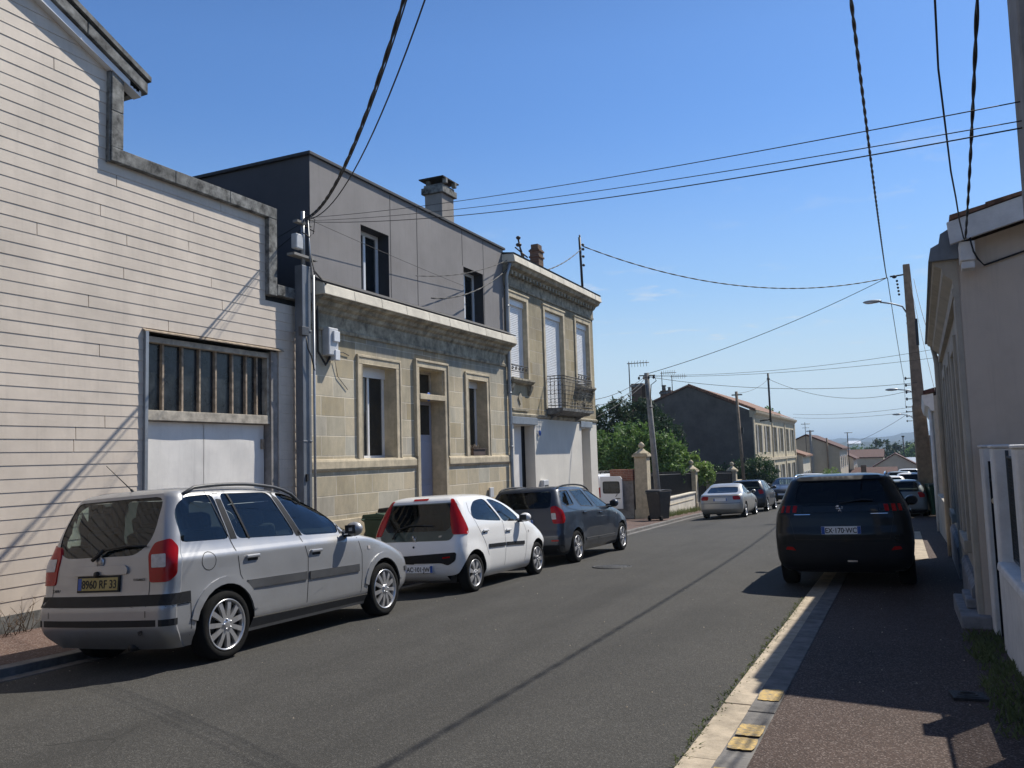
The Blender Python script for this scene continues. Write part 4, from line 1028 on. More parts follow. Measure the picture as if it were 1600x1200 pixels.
# garage opening
G = MB(); G.box(XF-.34,XF-.05,8.13,10.62,2.30,2.44); G.box(XF-.34,XF-.06,8.13,10.62,3.38,3.46); G.box(XF-.34,XF-.06,8.13,8.17,2.44,3.38); G.box(XF-.34,XF-.06,10.57,10.62,2.44,3.38)
fr = G.build('garage_transom', M['framewood'], W, bevel=.006)
mb = MB()
for y in (8.51,8.86,9.19,9.51,9.86,10.16,10.40): mb.box(XF-.22,XF-.12,y-.018,y+.018,2.44,3.38)
mb.build('glazing_bars', M['rust'], fr, bevel=.004)
mb = MB(); mb.add([(XF-.17,8.17,2.44),(XF-.17,10.57,2.44),(XF-.17,10.57,3.38),(XF-.17,8.17,3.38)], [(0,1,2,3)]); mb.build('transom_pane', M['dustyglass'], fr)
for a, b in ((8.14,9.30),(9.31,10.60)):
    mb = MB(); n = 14; vs = []; fs = []
    for i in range(n+1):
        for k in range(17):
            y = a+(b-a)*i/n; zz = -.35+(2.29+.35)*k/16; d = .007*math.sin(y*5.1+zz*2.3)*math.sin(zz*3.1+y)+.003*math.sin(zz*9+y*7)
            vs.append((XF-.16+d, y, zz))
    for i in range(n):
        for k in range(16): q = i*17+k; fs.append((q, q+17, q+18, q+1))
    mb.add(vs, fs, 0, True); mb.box(XF-.20,XF-.18,a,b,-.35,2.29); mb.build('garage_door_leaf', M['metaldoor'], W)
for y_, z_ in ((8.17,.3),(8.17,1.9),(10.52,.3),(10.52,1.9)): q = MB(); q.box(XF-.158,XF-.14,y_,y_+.07,z_,z_+.16); q.build('hinge', M['rust'], W)
q = MB(); q.box(XF-.155,XF-.135,9.22,9.42,1.02,1.06); q.box(XF-.155,XF-.125,9.30,9.34,.96,1.04); q.build('hasp', M['rust'], W)
mb = MB(); mb.box(XF-.34,XF+.05,8.06,8.11,-.5,3.50); mb.build('garage_jamb', M['zinc'], W)
mb = MB(); mb.box(XF-.34,XF-.02,10.62,10.79,-.5,3.49); mb.build('garage_jamb', M['jamb'], W)
mb = MB(); mb.prism_y([(XF-.05,3.54),(XF+.05,3.50),(XF+.05,3.515),(XF-.05,3.57)], 8.04, 10.86); mb.build('lintel_flashing', M['rust'], W)
mb = MB(); mb.box(XF-.36,XF-.345,8.1,10.8,-.6,3.5); mb.build('garage_backing', M['darkgap'], W)
# ------------------------------------------------------------------ zinc cased service post
P = thing('service_post', 'tall grey zinc cased service post with boxes between the warehouse and stone house', 'utility post', (-9.02, 11.2, zpl(-9, 11.2)))
zb = P.location.z
def PB(name, m, f, **k):
    q = MB(); f(q); return q.build(name, m, P, **k)
PB('casing', M['zincpost'], lambda q: (q.box(-.10,.06,-.10,.12,0,5.0-zb), q.box(-.11,.07,-.11,.13,3.86-zb,3.90-zb), q.box(-.11,.07,-.11,.13,2.0-zb,2.03-zb)), bevel=.008)
PB('pipe', M['zinc'], lambda q: (q.tube([(.12,.12,0),(.12,.12,4.85-zb)], .022, 8), q.tube([(.0,0,4.9-zb),(0,0,5.95-zb)], .035, 8), q.tube([(.10,.10,4.8-zb),(.06,.06,5.8-zb)], .014, 6)))
PB('crossarm', M['concrete'], lambda q: q.box(-.08,.08,-.32,.30,5.13-zb,5.17-zb))
PB('crossarm', M['concrete'], lambda q: q.box(-.05,.05,-.2,.2,5.72-zb,5.76-zb))
b = PB('junction_box', M['greybox'], lambda q: q.box(-.06,.06,-.24,-.06,5.26-zb,5.52-zb), bevel=.02)
PB('junction_box', M['greyplastic'], lambda q: q.box(.05,.13,-.20,-.02,3.78-zb,3.93-zb), bevel=.008)
PB('cable_loop', M['cable'], lambda q: (q.tube([(.15,-.12,3.76-zb),(.17,-.10,3.55-zb),(.14,.02,3.45-zb),(.13,.12,3.2-zb)], .012, 6), q.tube([(.05,.12,5.3-zb),(.13,.14,4.9-zb),(.13,.15,4.0-zb),(.13,.14,3.3-zb)], .012, 6),
    q.tube([(0,0,5.7-zb),(.12,.16,5.62-zb),(.1,.05,5.5-zb),(.06,-.1,5.56-zb)], .01, 6), q.tube([(0,.05,5.9-zb),(.1,.2,5.85-zb),(.05,.22,5.6-zb)], .008, 5)))
PB('padlock', M['ink'], lambda q: q.box(.06,.09,-.05,-.01,1.35-zb,1.47-zb))
# ------------------------------------------------------------------ stone house
H = thing('stone_house', 'single storey golden limestone house with grey rendered box extension on its roof', 'house', (0,0,0))
d1 = (15.16,16.24,-.6,2.93,.38); f1 = (15.20,16.22,3.06,3.60,.32); w1 = (13.12,14.28,1.70,3.50,.30); w2 = (17.44,18.38,1.70,3.52,.30)
mb = MB(); facade(mb, XF, 11.56, 19.70, -.9, 4.05, [d1,f1,w1,w2], .3, 0, 1)
mb.build('stone_wall', [M['ashlar'], M['limestone']], H)
mb = MB(); mb.box(-16,XF-.42,11.56,19.70,-.9,4.3); mb.build('rear_wall', M['darkgap'], H)
def surround(a, b, c, e, sill=True):
    q = MB(); t = .13; p1, p2 = .028, .045
    for (ya, yb) in ((a-t, a-.003), (b+.003, b+t)):
        q.box(XF,XF+p1,ya,yb,c,e)
    q.box(XF,XF+p1,a-t,b+t,e+.003,e+t)
    for (ya, yb) in ((a-t-.05, a-t), (b+t, b+t+.05)): q.box(XF,XF+p2,ya,yb,c,e+t)
    q.box(XF-.02,XF+p2,a-t-.05,b+t+.05,e+t,e+t+.05)
    q.box(XF,XF+p2-.01,a-.022,a-.001,c,e); q.box(XF,XF+p2-.01,b+.001,b+.022,c,e); q.box(XF,XF+p2-.01,a-.022,b+.022,e+.001,e+.022)
    return q.build('stone_surround', M['limestone'], H, bevel=.008)
surround(*w1[:4]); surround(*w2[:4])
q = MB(); 
for (ya, yb) in ((15.04,15.157),(16.243,16.36)): q.box(XF,XF+.05,ya,yb,-.5,3.62)
q.box(XF-.02,XF+.05,15.04,16.36,3.62,3.74); q.box(XF-.02,XF+.075,14.99,16.41,3.74,3.79); q.box(XF-.02,XF+.065,15.16,16.24,2.935,3.055)
for (ya, yb) in ((14.99,15.04),(16.36,16.41)): q.box(XF-.02,XF+.075,ya,yb,1.72,3.74)
q.build('door_surround', M['limestone'], H, bevel=.008)
mb = MB()
for a, b in ((11.56,14.99),(16.41,19.66)): mb.prism_y([(XF,1.48),(XF+.03,1.50),(XF+.055,1.54),(XF+.055,1.66),(XF+.04,1.70),(XF,1.71)][::-1], a, b)
mb.build('sill_course', M['limestone'], H, recalc=True)
mb = MB()
for a, b in ((11.6,14.95),(16.45,19.6)): mb.box(XF,XF+.03,a,b,-.55,.62); 
mb.build('base_course', M['limestone'], H, bevel=.01)
mb = MB()  # cornice: architrave band, frieze, mouldings
mb.prism_y([(XF-.3,4.05),(XF+.0,4.0),(XF+.035,4.0),(XF+.045,4.06),(XF+.02,4.08),(XF+.02,4.30),(XF+.07,4.34),(XF+.09,4.40),(XF+.16,4.44),(XF+.19,4.50),(XF+.28,4.53),(XF+.31,4.57),(XF-.3,4.57)], 11.60, 19.62)
mb.build('cornice', M['dirtystone'], H, recalc=True)
mb = MB(); k = 9
for i in range(k): mb.prism_y([(XF-.3,4.575),(XF+.345,4.575),(XF+.32,4.76),(XF+.29,4.78),(XF-.02,4.90),(XF-.3,4.90)], 11.58+i*8.04/k, 11.58+(i+1)*8.04/k-.006)
mb.build('coping_slabs', M['coping'], H, bevel=.01, recalc=True)
mb = MB(); mb.prism_y([(XF-.02,4.905),(XF+.31,4.785),(XF+.325,4.80),(XF+.0,4.96),(XF-.02,4.96)], 11.56, 19.6); mb.build('lead_flashing', M['greydark'], H, recalc=True)
fw = window(H, XF-.27, w1[0], w1[1], w1[2], w1[3]-.0, bars=(.52,)); 
q = MB(); q.box(XF-.30,XF-.12,w1[0]+.04,w1[0]+.10,w1[2]+.06,w1[3]-.22); q.box(XF-.26,XF-.24,w1[0],w1[1],3.30,3.50); q.build('open_casement', M['pvc'], H)
window(H, XF-.27, w2[0], w2[1], w2[2], w2[3], bars=(.45,)); q = MB(); q.box(XF-.26,XF-.235,w2[0],w2[1],3.36,3.52); q.build('shutter_box', M['pvc'], H)
window(H, XF-.29, f1[0], f1[1], f1[2], f1[3], bars=(), m=M['framewood'])
q = MB(); q.box(XF-.36,XF-.31,15.18,16.22,-.5,2.93)
D = q.build('front_door', mat('lilac_grey_door_paint', (.36,.37,.44), .5, .05, 3, streak=.1), H)
q = MB()
for a, b, c, e in ((15.24,15.66,.1,1.1),(15.72,16.16,.1,1.1),(15.24,15.66,1.22,2.05),(15.72,16.16,1.22,2.05)): q.box(XF-.312,XF-.295,a,b,c,e)
q.build('door_panel', D.data.materials[0], D, bevel=.012)
q = MB(); q.box(XF-.312,XF-.300,15.28,16.12,2.2,2.85); q.build('door_light', M['darkglass'], D); q = MB(); q.ball((XF-.26,15.36,1.0),.03,.03,.03,10); q.build('door_knob', M['chrome'], D)
q = MB(); q.ball((XF+.03,15.56,3.0),.018,.085,.10,20); pl = q.build('number_plaque', M['plate_b'], H); txt('18', .12, (XF+.05,15.56,2.955), (R(90),0,R(90)), M['pvc'], pl, 'house_number')
q = MB(); q.lathe([(.0001,0),(.12,0),(.10,.03),(.05,.05)], (XF-.38,16.235,1.0), 'x', 16); q.build('stone_roundel', M['limestone'], H)
# grey extension on the roof
EX = XF-.03; e1 = (13.20,14.18,4.92,6.25,.32); e2 = (17.42,18.46,4.92,6.25,.32)
mb = MB(); facade(mb, EX, 11.66, 19.68, 4.90, 7.14, [e1, e2], .32, 0, 1)
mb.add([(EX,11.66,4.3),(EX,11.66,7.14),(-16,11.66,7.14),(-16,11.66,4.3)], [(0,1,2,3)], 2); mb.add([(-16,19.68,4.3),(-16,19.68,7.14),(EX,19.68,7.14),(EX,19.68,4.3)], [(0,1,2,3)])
mb.add([(EX,11.66,7.14),(EX,19.68,7.14),(-16,19.68,7.14),(-16,11.66,7.14)], [(0,1,2,3)]); mb.build('extension_wall', [M['greyrender'], M['greydark'], mat('dark_grey_side_face', (.085,.082,.088), .85, .1, 1, .2, 80)], H)  # side face given a darker grey than the front
mb = MB()
for y in (14.25,15.3,17.38,18.5): mb.box(EX-.005,EX+.0035,y-.007,y+.007,6.27 if y in (17.38,) else 4.95,7.12)
mb.box(EX-5.1,EX-5.09,11.655,11.66,4.4,7.1); mb.box(EX-2.51,EX-2.5,11.656,11.66,4.4,7.1); mb.build('render_joint', M['darkgap'], H)
mb = MB(); mb.box(-16.05,EX+.05,11.60,19.74,7.14,7.20); mb.build('parapet_capping', M['greydark'], H, bevel=.008)
for e in (e1, e2):
    window(H, EX-.26, e[0]+.0, e[1], e[2], e[3], bars=(.5,), m=M['pvc'], fw=.08)
q = MB(); q.box(EX-.36,EX-.34,13,18.6,4.9,6.3); q.build('room_backing', M['darkgap'], H)
cx0, cx1, cy0, cy1 = -10.86, -10.35, 18.44, 19.08
mb = MB(); mb.box(cx0,cx1,cy0,cy1,6.9,8.55); ch = mb.build('chimney', M['chimrender'], H, bevel=.01)
mb = MB(); mb.box(cx0-.07,cx1+.07,cy0-.07,cy1+.07,8.55,8.72); mb.box(cx0-.02,cx1+.02,cy0-.02,cy1+.02,8.72,8.80)
for sx in (0,1):
    for sy in (0,1): mb.box(cx0+.02+sx*.5,cx0+.13+sx*.5,cy0+.02+sy*.48,cy0+.13+sy*.48,8.80,8.95)
mb.build('chimney_crown', M['fibro'], ch, bevel=.015)
mb = MB(); mb.add([(cx0-.11,cy0-.11,8.93),(cx1+.11,cy0-.11,8.93),(cx1+.11,cy1+.11,8.93),(cx0-.11,cy1+.11,8.93),((cx0+cx1)/2,(cy0+cy1)/2,9.12),
  (cx0-.11,cy0-.11,8.96),(cx1+.11,cy0-.11,8.96),(cx1+.11,cy1+.11,8.96),(cx0-.11,cy1+.11,8.96)], [(3,2,1,0),(0,1,6,5),(1,2,7,6),(2,3,8,7),(3,0,5,8),(5,6,4),(6,7,4),(7,8,4),(8,5,4)]); mb.build('chimney_cowl', M['darkgap'], ch)
# things on the stone house
mb = MB(); mb.box(XF,XF+.16,11.92,12.20,3.55,4.05); o = mb.build('electric_cabinet', M['greybox'], bevel=.02); tag(o, 'pale grey electric cabinet on the stone wall under the cornice', 'electric box')
mb = MB(); mb.box(XF+.16,XF+.20,12.02,12.19,3.80,3.99); mb.build('cabinet_lid', M['pvc'], o, bevel=.008); mb = MB(); mb.box(XF+.02,XF+.18,12.08,12.22,3.47,3.66); mb.build('junction_cover', M['pvc'], o, bevel=.012)
mb = MB(); mb.tube([(XF+.05,12.1,3.55),(XF+.06,11.95,3.38),(XF+.05,11.75,3.6),(XF+.06,11.72,4.3),(XF+.1,11.66,4.55),(XF+.33,11.62,4.75),(XF+.1,11.6,5.0)], .022, 6); mb.tube([(XF+.03,12.25,3.5),(XF+.02,12.35,3.2),(XF+.02,12.65,2.98)], .006, 5)
mb.tube([(XF+.03,12.2,3.62),(XF+.03,12.5,3.66),(XF+.02,12.7,3.62)], .008, 5); o = mb.build('wall_cable', M['cable']); tag(o, 'black cable looping over the cornice end down to the electric cabinet', 'cable')
mb = MB(); mb.box(XF+.02,XF+.07,18.35,18.55,.68,.92); o = mb.build('gas_meter_plate', M['greybox'], bevel=.01); tag(o, 'small white utility hatch low on the stone wall right of the door', 'utility hatch')
mb = MB(); mb.box(XF-.2,XF+.02,17.62,18.24,1.715,1.86); mb.box(XF-.22,XF+.04,17.60,18.26,1.86,1.88); o = mb.build('window_planter', mat('terracotta_grey_planter', (.10,.07,.06), .8, .2)); tag(o, 'long dark planter on the sill of the right hand stone window', 'planter')
mb = MB()
for i in range(40):
    a = (XF-.09+random.uniform(-.08,.08), 17.93+random.uniform(-.28,.28), 1.88); mb.tube([a, (a[0]+random.uniform(-.05,.05), a[1]+random.uniform(-.06,.06), 1.9+random.uniform(.02,.10))], .006, 4, r1=.002)
mb.build('dry_plants', M['rust'], o)
# drainpipe between the two houses
mb = MB(); mb.tube([(XF+.09,19.62,-.5),(XF+.09,19.62,.75),(XF+.07,19.64,1.2),(XF+.07,19.64,6.4),(XF+.2,19.6,6.75)], .048, 10)
for z in (.6,1.9,3.3,4.6,5.6): mb.lathe([(.058,z),(.058,z+.04)], (XF+.07,19.64,0), 'z', 12)
o = mb.build('drainpipe', M['zinc']); tag(o, 'grey drainpipe running up the joint between the stone house and taller house', 'drainpipe')
# ------------------------------------------------------------------ two storey house
T = thing('two_storey_house', 'two storey limestone house with white roller shutters, iron balcony and white ground floor', 'house', (0,0,0))
s1 = (19.86,20.98,3.74,5.92,.2); s2 = (22.32,23.76,3.0,5.92,.2); s3 = (24.92,26.12,3.86,5.95,.2)
mb = MB(); facade(mb, XF, 19.72, 26.62, 2.74, 6.45, [s1,s2,s3], .2, 0, 1); mb.add([(XF,26.62,2.74),(-16,26.62,2.74),(-16,26.62,6.45),(XF,26.62,6.45)], [(0,1,2,3)]); mb.add([(-16,19.72,2.74),(XF,19.72,2.74),(XF,19.72,6.45),(-16,19.72,6.45)], [(0,1,2,3)])
mb.build('upper_stone_wall', [M['ashlar2'], M['limestone']], T)
g1 = (19.98,21.34,-1.2,2.50,.30); g2 = (25.14,25.95,-1.2,2.50,.34)
mb = MB(); facade(mb, XF+.0, 19.74, 26.62, -1.2, 2.738, [g1,g2], .3, 0, 0); mb.add([(XF,26.62,-1.2),(-16,26.62,-1.2),(-16,26.62,2.738),(XF,26.62,2.738)], [(0,1,2,3)]); mb.build('ground_floor_wall', M['whiterender'], T)
q = MB(); q.box(XF-.34,XF-.28,19.98,21.05,-1.2,2.50); q.build('grey_white_door', M['metaldoor'], T).name = 'front_door'
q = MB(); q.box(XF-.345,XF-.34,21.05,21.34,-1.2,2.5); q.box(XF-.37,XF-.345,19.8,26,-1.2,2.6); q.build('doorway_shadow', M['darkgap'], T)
q = MB(); q.box(XF-.33,XF-.29,25.14,25.95,-1.2,2.5); q.build('side_door', M['metaldoor'], T)
q = MB(); q.box(XF-.005,XF+.06,19.80,21.46,2.52,2.72); q.build('door_lintel', M['zinc'], T, bevel=.01); q = MB(); q.box(XF-.005,XF+.05,25.02,26.1,2.53,2.72); q.build('door_lintel', M['zinc'], T, bevel=.01)
q = MB(); q.prism_y([(XF,2.70),(XF+.04,2.74),(XF+.05,2.79),(XF,2.83)][::-1], 19.74, 26.66); q.build('string_course', M['dirtystone'], T, recalc=True)
for s_ in (s1,s2,s3):
    a,b,c,e,_ = s_; q = MB(); t = .13
    for ya, yb in ((a-t,a-.003),(b+.003,b+t)): q.box(XF,XF+.04,ya,yb,c,e+t)
    q.box(XF,XF+.04,a-.003,b+.003,e+.003,e+t); q.box(XF-.02,XF+.06,a-t-.04,b+t+.04,e+t,e+t+.05)
    q.build('stone_surround', M['limestone'], T, bevel=.008)
    q = MB(); z = c+.02; top = e-.17
    while z < top: q.add([(XF-.13,a+.05,z),(XF-.13,b-.05,z),(XF-.118,b-.05,z+.012),(XF-.118,a+.05,z+.012),(XF-.12,a+.05,z+.046),(XF-.12,b-.05,z+.046),(XF-.135,b-.05,z+.05),(XF-.135,a+.05,z+.05)], [(0,1,2,3),(3,2,5,4),(4,5,6,7)]); z += .05
    sh = q.build('roller_shutter', M['shutter'], T); q = MB(); q.box(XF-.16,XF-.06,a,b,e-.17,e); q.box(XF-.15,XF-.10,a,a+.06,c,e-.17); q.box(XF-.15,XF-.10,b-.06,b,c,e-.17); q.box(XF-.15,XF-.10,a+.06,b-.06,c,c+.02); q.build('shutter_housing', M['pvc'], sh, bevel=.006)
def scroll(q, x, y, z, s, vertical=False):
    pts = [(x, y+s*math.cos(t)*(1-t/9), z+s*math.sin(t)*(1-t/9)) for t in [i*.5 for i in range(14)]]; q.tube(pts, .012, 5)
for s_ in (s1, s3):
    a,b,c,e,_ = s_
    q = MB(); q.prism_y([(XF,c-.16),(XF+.10,c-.12),(XF+.17,c-.05),(XF+.17,c+.0),(XF,c+.02)][::-1], a-.16, b+.16); q.build('window_sill', M['dirtystone'], T, recalc=True)
    q = MB(); q.tube([(XF+.02,a,c+.36),(XF+.02,b,c+.36)], .014, 6)
    for k in range(5): scroll(q, XF+.02, a+(b-a)*(k+.5)/5, c+.27, .06)
    q.tube([(XF+.02,a,c+.20),(XF+.02,b,c+.20)], .010, 6); q.build('window_guard', M['iron'], T)
    q = MB()
    for y in (a-.05, b+.05): q.prism_y([(XF,c-.16),(XF+.13,c-.16),(XF+.09,c-.28),(XF+.02,c-.42),(XF,c-.42)][::-1], y-.07, y+.07)
    ym = (a+b)/2; q.prism_x([(ym,c-.34),(ym+.13,c-.5),(ym,c-.70),(ym-.13,c-.5)], XF, XF+.03); q.box(XF,XF+.035,a+.05,b-.05,c-.86,c-.80); q.build('carved_bracket', M['dirtystone'], T, recalc=True)
mb = MB(); mb.prism_y([(XF-.3,6.20),(XF,6.20),(XF+.03,6.20),(XF+.04,6.27),(XF+.02,6.29),(XF+.02,6.52),(XF+.08,6.56),(XF+.14,6.64),(XF+.24,6.68),(XF+.28,6.75),(XF+.31,6.78),(XF-.3,6.78)], 19.66, 26.66)
mb0 = mb; mb = MB(); y = 19.80
while y < 26.5: mb.box(XF+.02,XF+.16,y,y+.10,6.50,6.60); y += .24
mb0.add(mb.v, mb.f); mb0.build('cornice', M['dirtystone'], T, recalc=True)
mb = MB()
for i in range(8): mb.prism_y([(XF-.4,6.785),(XF+.345,6.785),(XF+.32,6.95),(XF+.29,7.0),(XF-.4,7.03)], 19.62+i*.885, 19.62+(i+1)*.885-.006)
mb.build('coping_slabs', M['coping'], T, bevel=.01, recalc=True)
mb = MB(); mb.add([(XF-.05,19.7,7.03),(XF-.05,26.65,7.03),(-12.6,26.65,7.7),(-12.6,19.7,7.7)], [(0,1,2,3)]); mb.add([(-12.6,19.7,7.7),(-12.6,26.65,7.7),(-16,26.65,7.0),(-16,19.7,7.0)], [(0,1,2,3)]); mb.build('roof', M['tile'], T)
mb = MB(); mb.prism_y([(XF-.05,7.035),(XF+.30,7.0),(XF+.33,7.02),(XF-.05,7.07)], 19.6, 26.7); mb.build('edge_flashing', M['greydark'], T, recalc=True)
# balcony
q = MB(); q.prism_y([(XF,2.84),(XF+.30,2.86),(XF+.42,2.92),(XF+.52,2.94),(XF+.53,3.02),(XF,3.04)][::-1], 22.28, 24.92)
for y in (22.5, 24.55): q.prism_y([(XF,2.86),(XF+.32,2.86),(XF+.12,2.76),(XF,2.70)][::-1], y, y+.12)
B = q.build('balcony', M['fibro'], T, recalc=True)
q = MB(); bx = XF+.50
def rail(a, b):
    a, b = Vector(a), Vector(b); L = (b-a).length; n = max(2, round(L/.115))
    for z in (.06,.84,.92): q.tube([a+Vector((0,0,z)), b+Vector((0,0,z))], .014, 6)
    for i in range(n+1):
        p = a+(b-a)*i/n; q.tube([p+Vector((0,0,.0)), p+Vector((0,0,.92))], .009, 5)
    d = (b-a)/n
    for i in range(n):
        p = a+d*(i+.5)
        for zc in (.2,.45,.7):
            q.tube([p+d*.5*math.cos(t)+Vector((0,0,zc+.07*math.sin(t))) for t in [k*.785 for k in range(9)]], .006, 4)
rail((XF,22.34,3.04),(bx,22.34,3.04)); rail((bx,22.34,3.04),(bx,24.86,3.04)); rail((bx,24.86,3.04),(XF,24.86,3.04))
q.build('balcony_railing', M['iron'], B)
# chimney, aerial, mast
mb = MB(); mb.box(-10.46,-10.15,24.35,24.75,6.9,8.35); ch = mb.build('chimney', M['brick'], T, bevel=.01)
mb = MB(); mb.box(-10.49,-10.12,24.32,24.78,8.05,8.11); mb.box(-10.49,-10.12,24.32,24.78,8.25,8.31); mb.box(-10.43,-10.18,24.38,24.72,8.35,8.50); mb.build('chimney_crown', M['brick'], ch, bevel=.01)
o = MB(); o.tube([(-10.4,23.95,7.0),(-10.4,23.95,7.75)], .022, 6); o.tube([(-10.4,23.95,7.75),(-10.15,22.9,8.05)], .02, 6); o.tube([(-10.3,23.5,7.6),(-10.2,22.9,8.3)], .03, 5); o.tube([(-10.0,23.1,7.75),(-10.45,23.2,8.15)], .025, 5)
o.ball((-10.15,22.8,8.1),.10,.10,.06,8); o.ball((-10.2,22.9,8.35),.08,.08,.06,8); o = o.build('rooftop_aerial', M['iron']); tag(o, 'dark tangled aerial beside the brown brick chimney', 'aerial')
ms = MB(); ms.tube([(-9.35,26.2,6.9),(-9.38,26.15,9.0)], .045, 8); ms.tube([(-9.37,26.15,8.96),(-9.37,26.15,9.08)], .03, 6)
for z in (8.05,8.35,8.6,8.75): ms.ball((-9.30,26.25,z),.05,.06,.05,8); ms.tube([(-9.37,26.15,z),(-9.28,26.28,z)], .02, 5)
o = ms.build('roof_mast', M['iron']); tag(o, 'black iron cable mast on the roof end of the two storey house', 'mast')
mb = MB(); mb.box(XF,XF+.12,21.62,22.0,-.62,.98); o = mb.build('meter_cabinet', M['greybox'], bevel=.02); tag(o, 'white slatted meter cabinet against the white ground floor wall', 'electric box')
for z in (.6,.7,.8): q = MB(); q.box(XF+.121,XF+.128,21.68,21.94,z,z+.04); q.build('vent_slot', M['greyplastic'], o)
mb = MB(); mb.ball((XF+.05,21.62,2.30),.03,.07,.08,12); o = mb.build('wall_plaque', M['plate_b']); tag(o, 'small dark blue oval plaque on the white wall beside the door', 'plaque')
# ------------------------------------------------------------------ garden walls on the left
def finial_pillar(x, y, w, zb, zt, label, g='stone gate pillars with ball finials'):
    p = thing('gate_pillar', label, 'pillar', (x, y, zb), group=g); h = zt-zb-.62
    q = MB(); q.box(-w/2,w/2,-w/2,w/2,-.3,h); q.box(-w/2-.04,w/2+.04,-w/2-.04,w/2+.04,-.3,.35); q.build('shaft', M['limestone'], p, bevel=.015)
    q = MB(); q.box(-w/2-.07,w/2+.07,-w/2-.07,w/2+.07,h,h+.09); q.box(-w/2-.03,w/2+.03,-w/2-.03,w/2+.03,h+.09,h+.14)
    q.lathe([(w*.66,h+.14),(w*.5,h+.20),(w*.30,h+.27),(w*.2,h+.33)], (0,0,0), 'z', 4); q.build('cap', M['limestone'], p, bevel=.012)
    q = MB(); q.lathe([(.06,h+.32),(.05,h+.36),(.12,h+.42),(.13,h+.48),(.09,h+.55),(.03,h+.60),(.0001,h+.62)], (0,0,0), 'z', 14); q.build('finial', M['limestone'], p)
    return p
gzl = lambda y: zpl(-9.3, y)
finial_pillar(-9.62, 33.38, .52, gzl(33.3), 2.12, 'broad stone gate pillar with finial nearest the camera, beside the driveway')
finial_pillar(-9.62, 42.2, .52, gzl(42.2), 1.25, 'stone pillar with round cap at the far end of the low cream wall')
finial_pillar(-9.62, 45.6, .5, gzl(45.6), 1.12, 'stone gate pillar with finial just left of the second dark gate panel')
finial_pillar(-9.60, 53.4, .5, gzl(53.4), .95, 'furthest stone gate pillar with finial beside the dark hedge')
q = MB(); q.box(-9.82,-9.42,33.70,41.92,gzl(37)-.6,-.42); o = q.build('low_wall', M['coping'], bevel=.02)
tag(o, 'low cream rendered wall under the dark fence panel', 'wall'); q = MB(); q.box(-9.42,-9.40,34.3,41.5,-.70,-.67); q.build('panel_moulding', M['limestone'], o)
q = MB(); q.box(-9.87,-9.37,33.70,41.92,-.42,-.34); q.build('wall_coping', M['coping'], o, bevel=.015)
def panel(name, y0, y1, z0, z1, label, cat, slope=0):
    p = thing(name, label, cat, (-9.6, y0, z0)); L = y1-y0; H_ = z1-z0
    q = MB(); q.prism_x([(0,0),(L,slope),(L,H_+slope),(0,H_)], -.02, .0); q.build('sheet', M['darkgate'], p, recalc=True)
    q = MB(); n = int(L/.14)
    for i in range(n+1): y = L*i/n; z = slope*y/L; q.box(.0,.025,y-.012,y+.012,z,H_+z+.05)
    q.tube([(.02,0,H_-.08),(.02,L,H_-.08+slope)], .018, 5); q.tube([(.02,0,.1),(.02,L,.1+slope)], .018, 5); q.build('rails', M['iron'], p)
M['darkgate'] = mat('dark_navy_sheet_metal', (.008,.009,.014), .8, .15, spec=.15)
panel('fence_panel', 33.70, 41.92, -.34, .80, 'long dark sheet metal fence panel on the low cream wall', 'fence', -.16)
panel('garden_gate', 42.48, 45.32, -1.25, .62, 'narrow black gate between two stone pillars', 'gate', -.08)
panel('fence_panel', 45.90, 53.12, -1.35, .52, 'second dark sheet metal fence panel ending at the far pillar', 'fence', -.2)
q = MB(); q.box(-9.8,-9.4,53.7,56.4,-1.9,-.25); o = q.build('low_wall', M['limestone'], bevel=.02); tag(o, 'short pale stone wall end beside the dark hedge', 'wall')
q = MB(); q.box(-10.9,-9.98,33.2,33.55,-1.3,.92); o = q.build('brick_wall', M['jamb'], bevel=.01); tag(o, 'stub of wall topped with red brick beside the open van door', 'wall')
q = MB(); q.box(-10.95,-9.97,33.16,33.6,.55,1.0); q.build('brick_course', M['redbrick'], o)
# wheelie bin
def bin_(name, label, loc, rot, m, s=1.0, lidm=None, open_=False):
    b = thing(name, label, 'bin', loc, rot)
    q = MB(); w0, w1, d0, d1, h = .21*s, .27*s, .25*s, .33*s, .92*s
    q.add([(-w0,-d0,.06),(w0,-d0,.06),(w0,d0,.06),(-w0,d0,.06),(-w1,-d1,h),(w1,-d1,h),(w1,d1,h),(-w1,d1,h)], [(3,2,1,0),(0,1,5,4),(1,2,6,5),(2,3,7,6),(3,0,4,7),(4,5,6,7)])
    q.build('tub', m, b, bevel=.03)
    q = MB(); q.box(-w1-.02,w1+.02,-d1-.03,d1+.02,h,h+.03); q.build('rim', m, b, bevel=.01)
    q = MB(); q.prism_x([(-d1-.04,0),(d1+.03,0),(d1,.045),(0,.075),(-d1,.045)], -w1-.01, w1+.01); l = q.build('lid', lidm or m, b, bevel=.012, recalc=True); l.location = (0,0,h+.03)
    if open_: l.location = (0, d1+.03, h+.03); l.rotation_euler = (R(75), 0, 0)
    for sx in (-1, 1):
        q = MB(); q.lathe([(.0001,-.02),(.10,-.02),(.10,.03),(.0001,.03)], (0,0,0), 'x', 16); wv = q.build('wheel', M['tyre'], b); wv.location = (sx*(w0+.02), d0-.02, .10)
    q = MB(); q.tube([(-w1*.8,d1+.02,h-.05),(-w1*.8,d1+.09,h-.02),(w1*.8,d1+.09,h-.02),(w1*.8,d1+.02,h-.05)], .014, 6); q.build('handle', m, b)
    return b
bin_('wheelie_bin', 'dark brown wheelie bin on the pavement in front of the leaning pole', (-8.55, 31.75, zpl(-8.55, 31.7)), (0,0,R(160)), M['binblack'], 1.18)
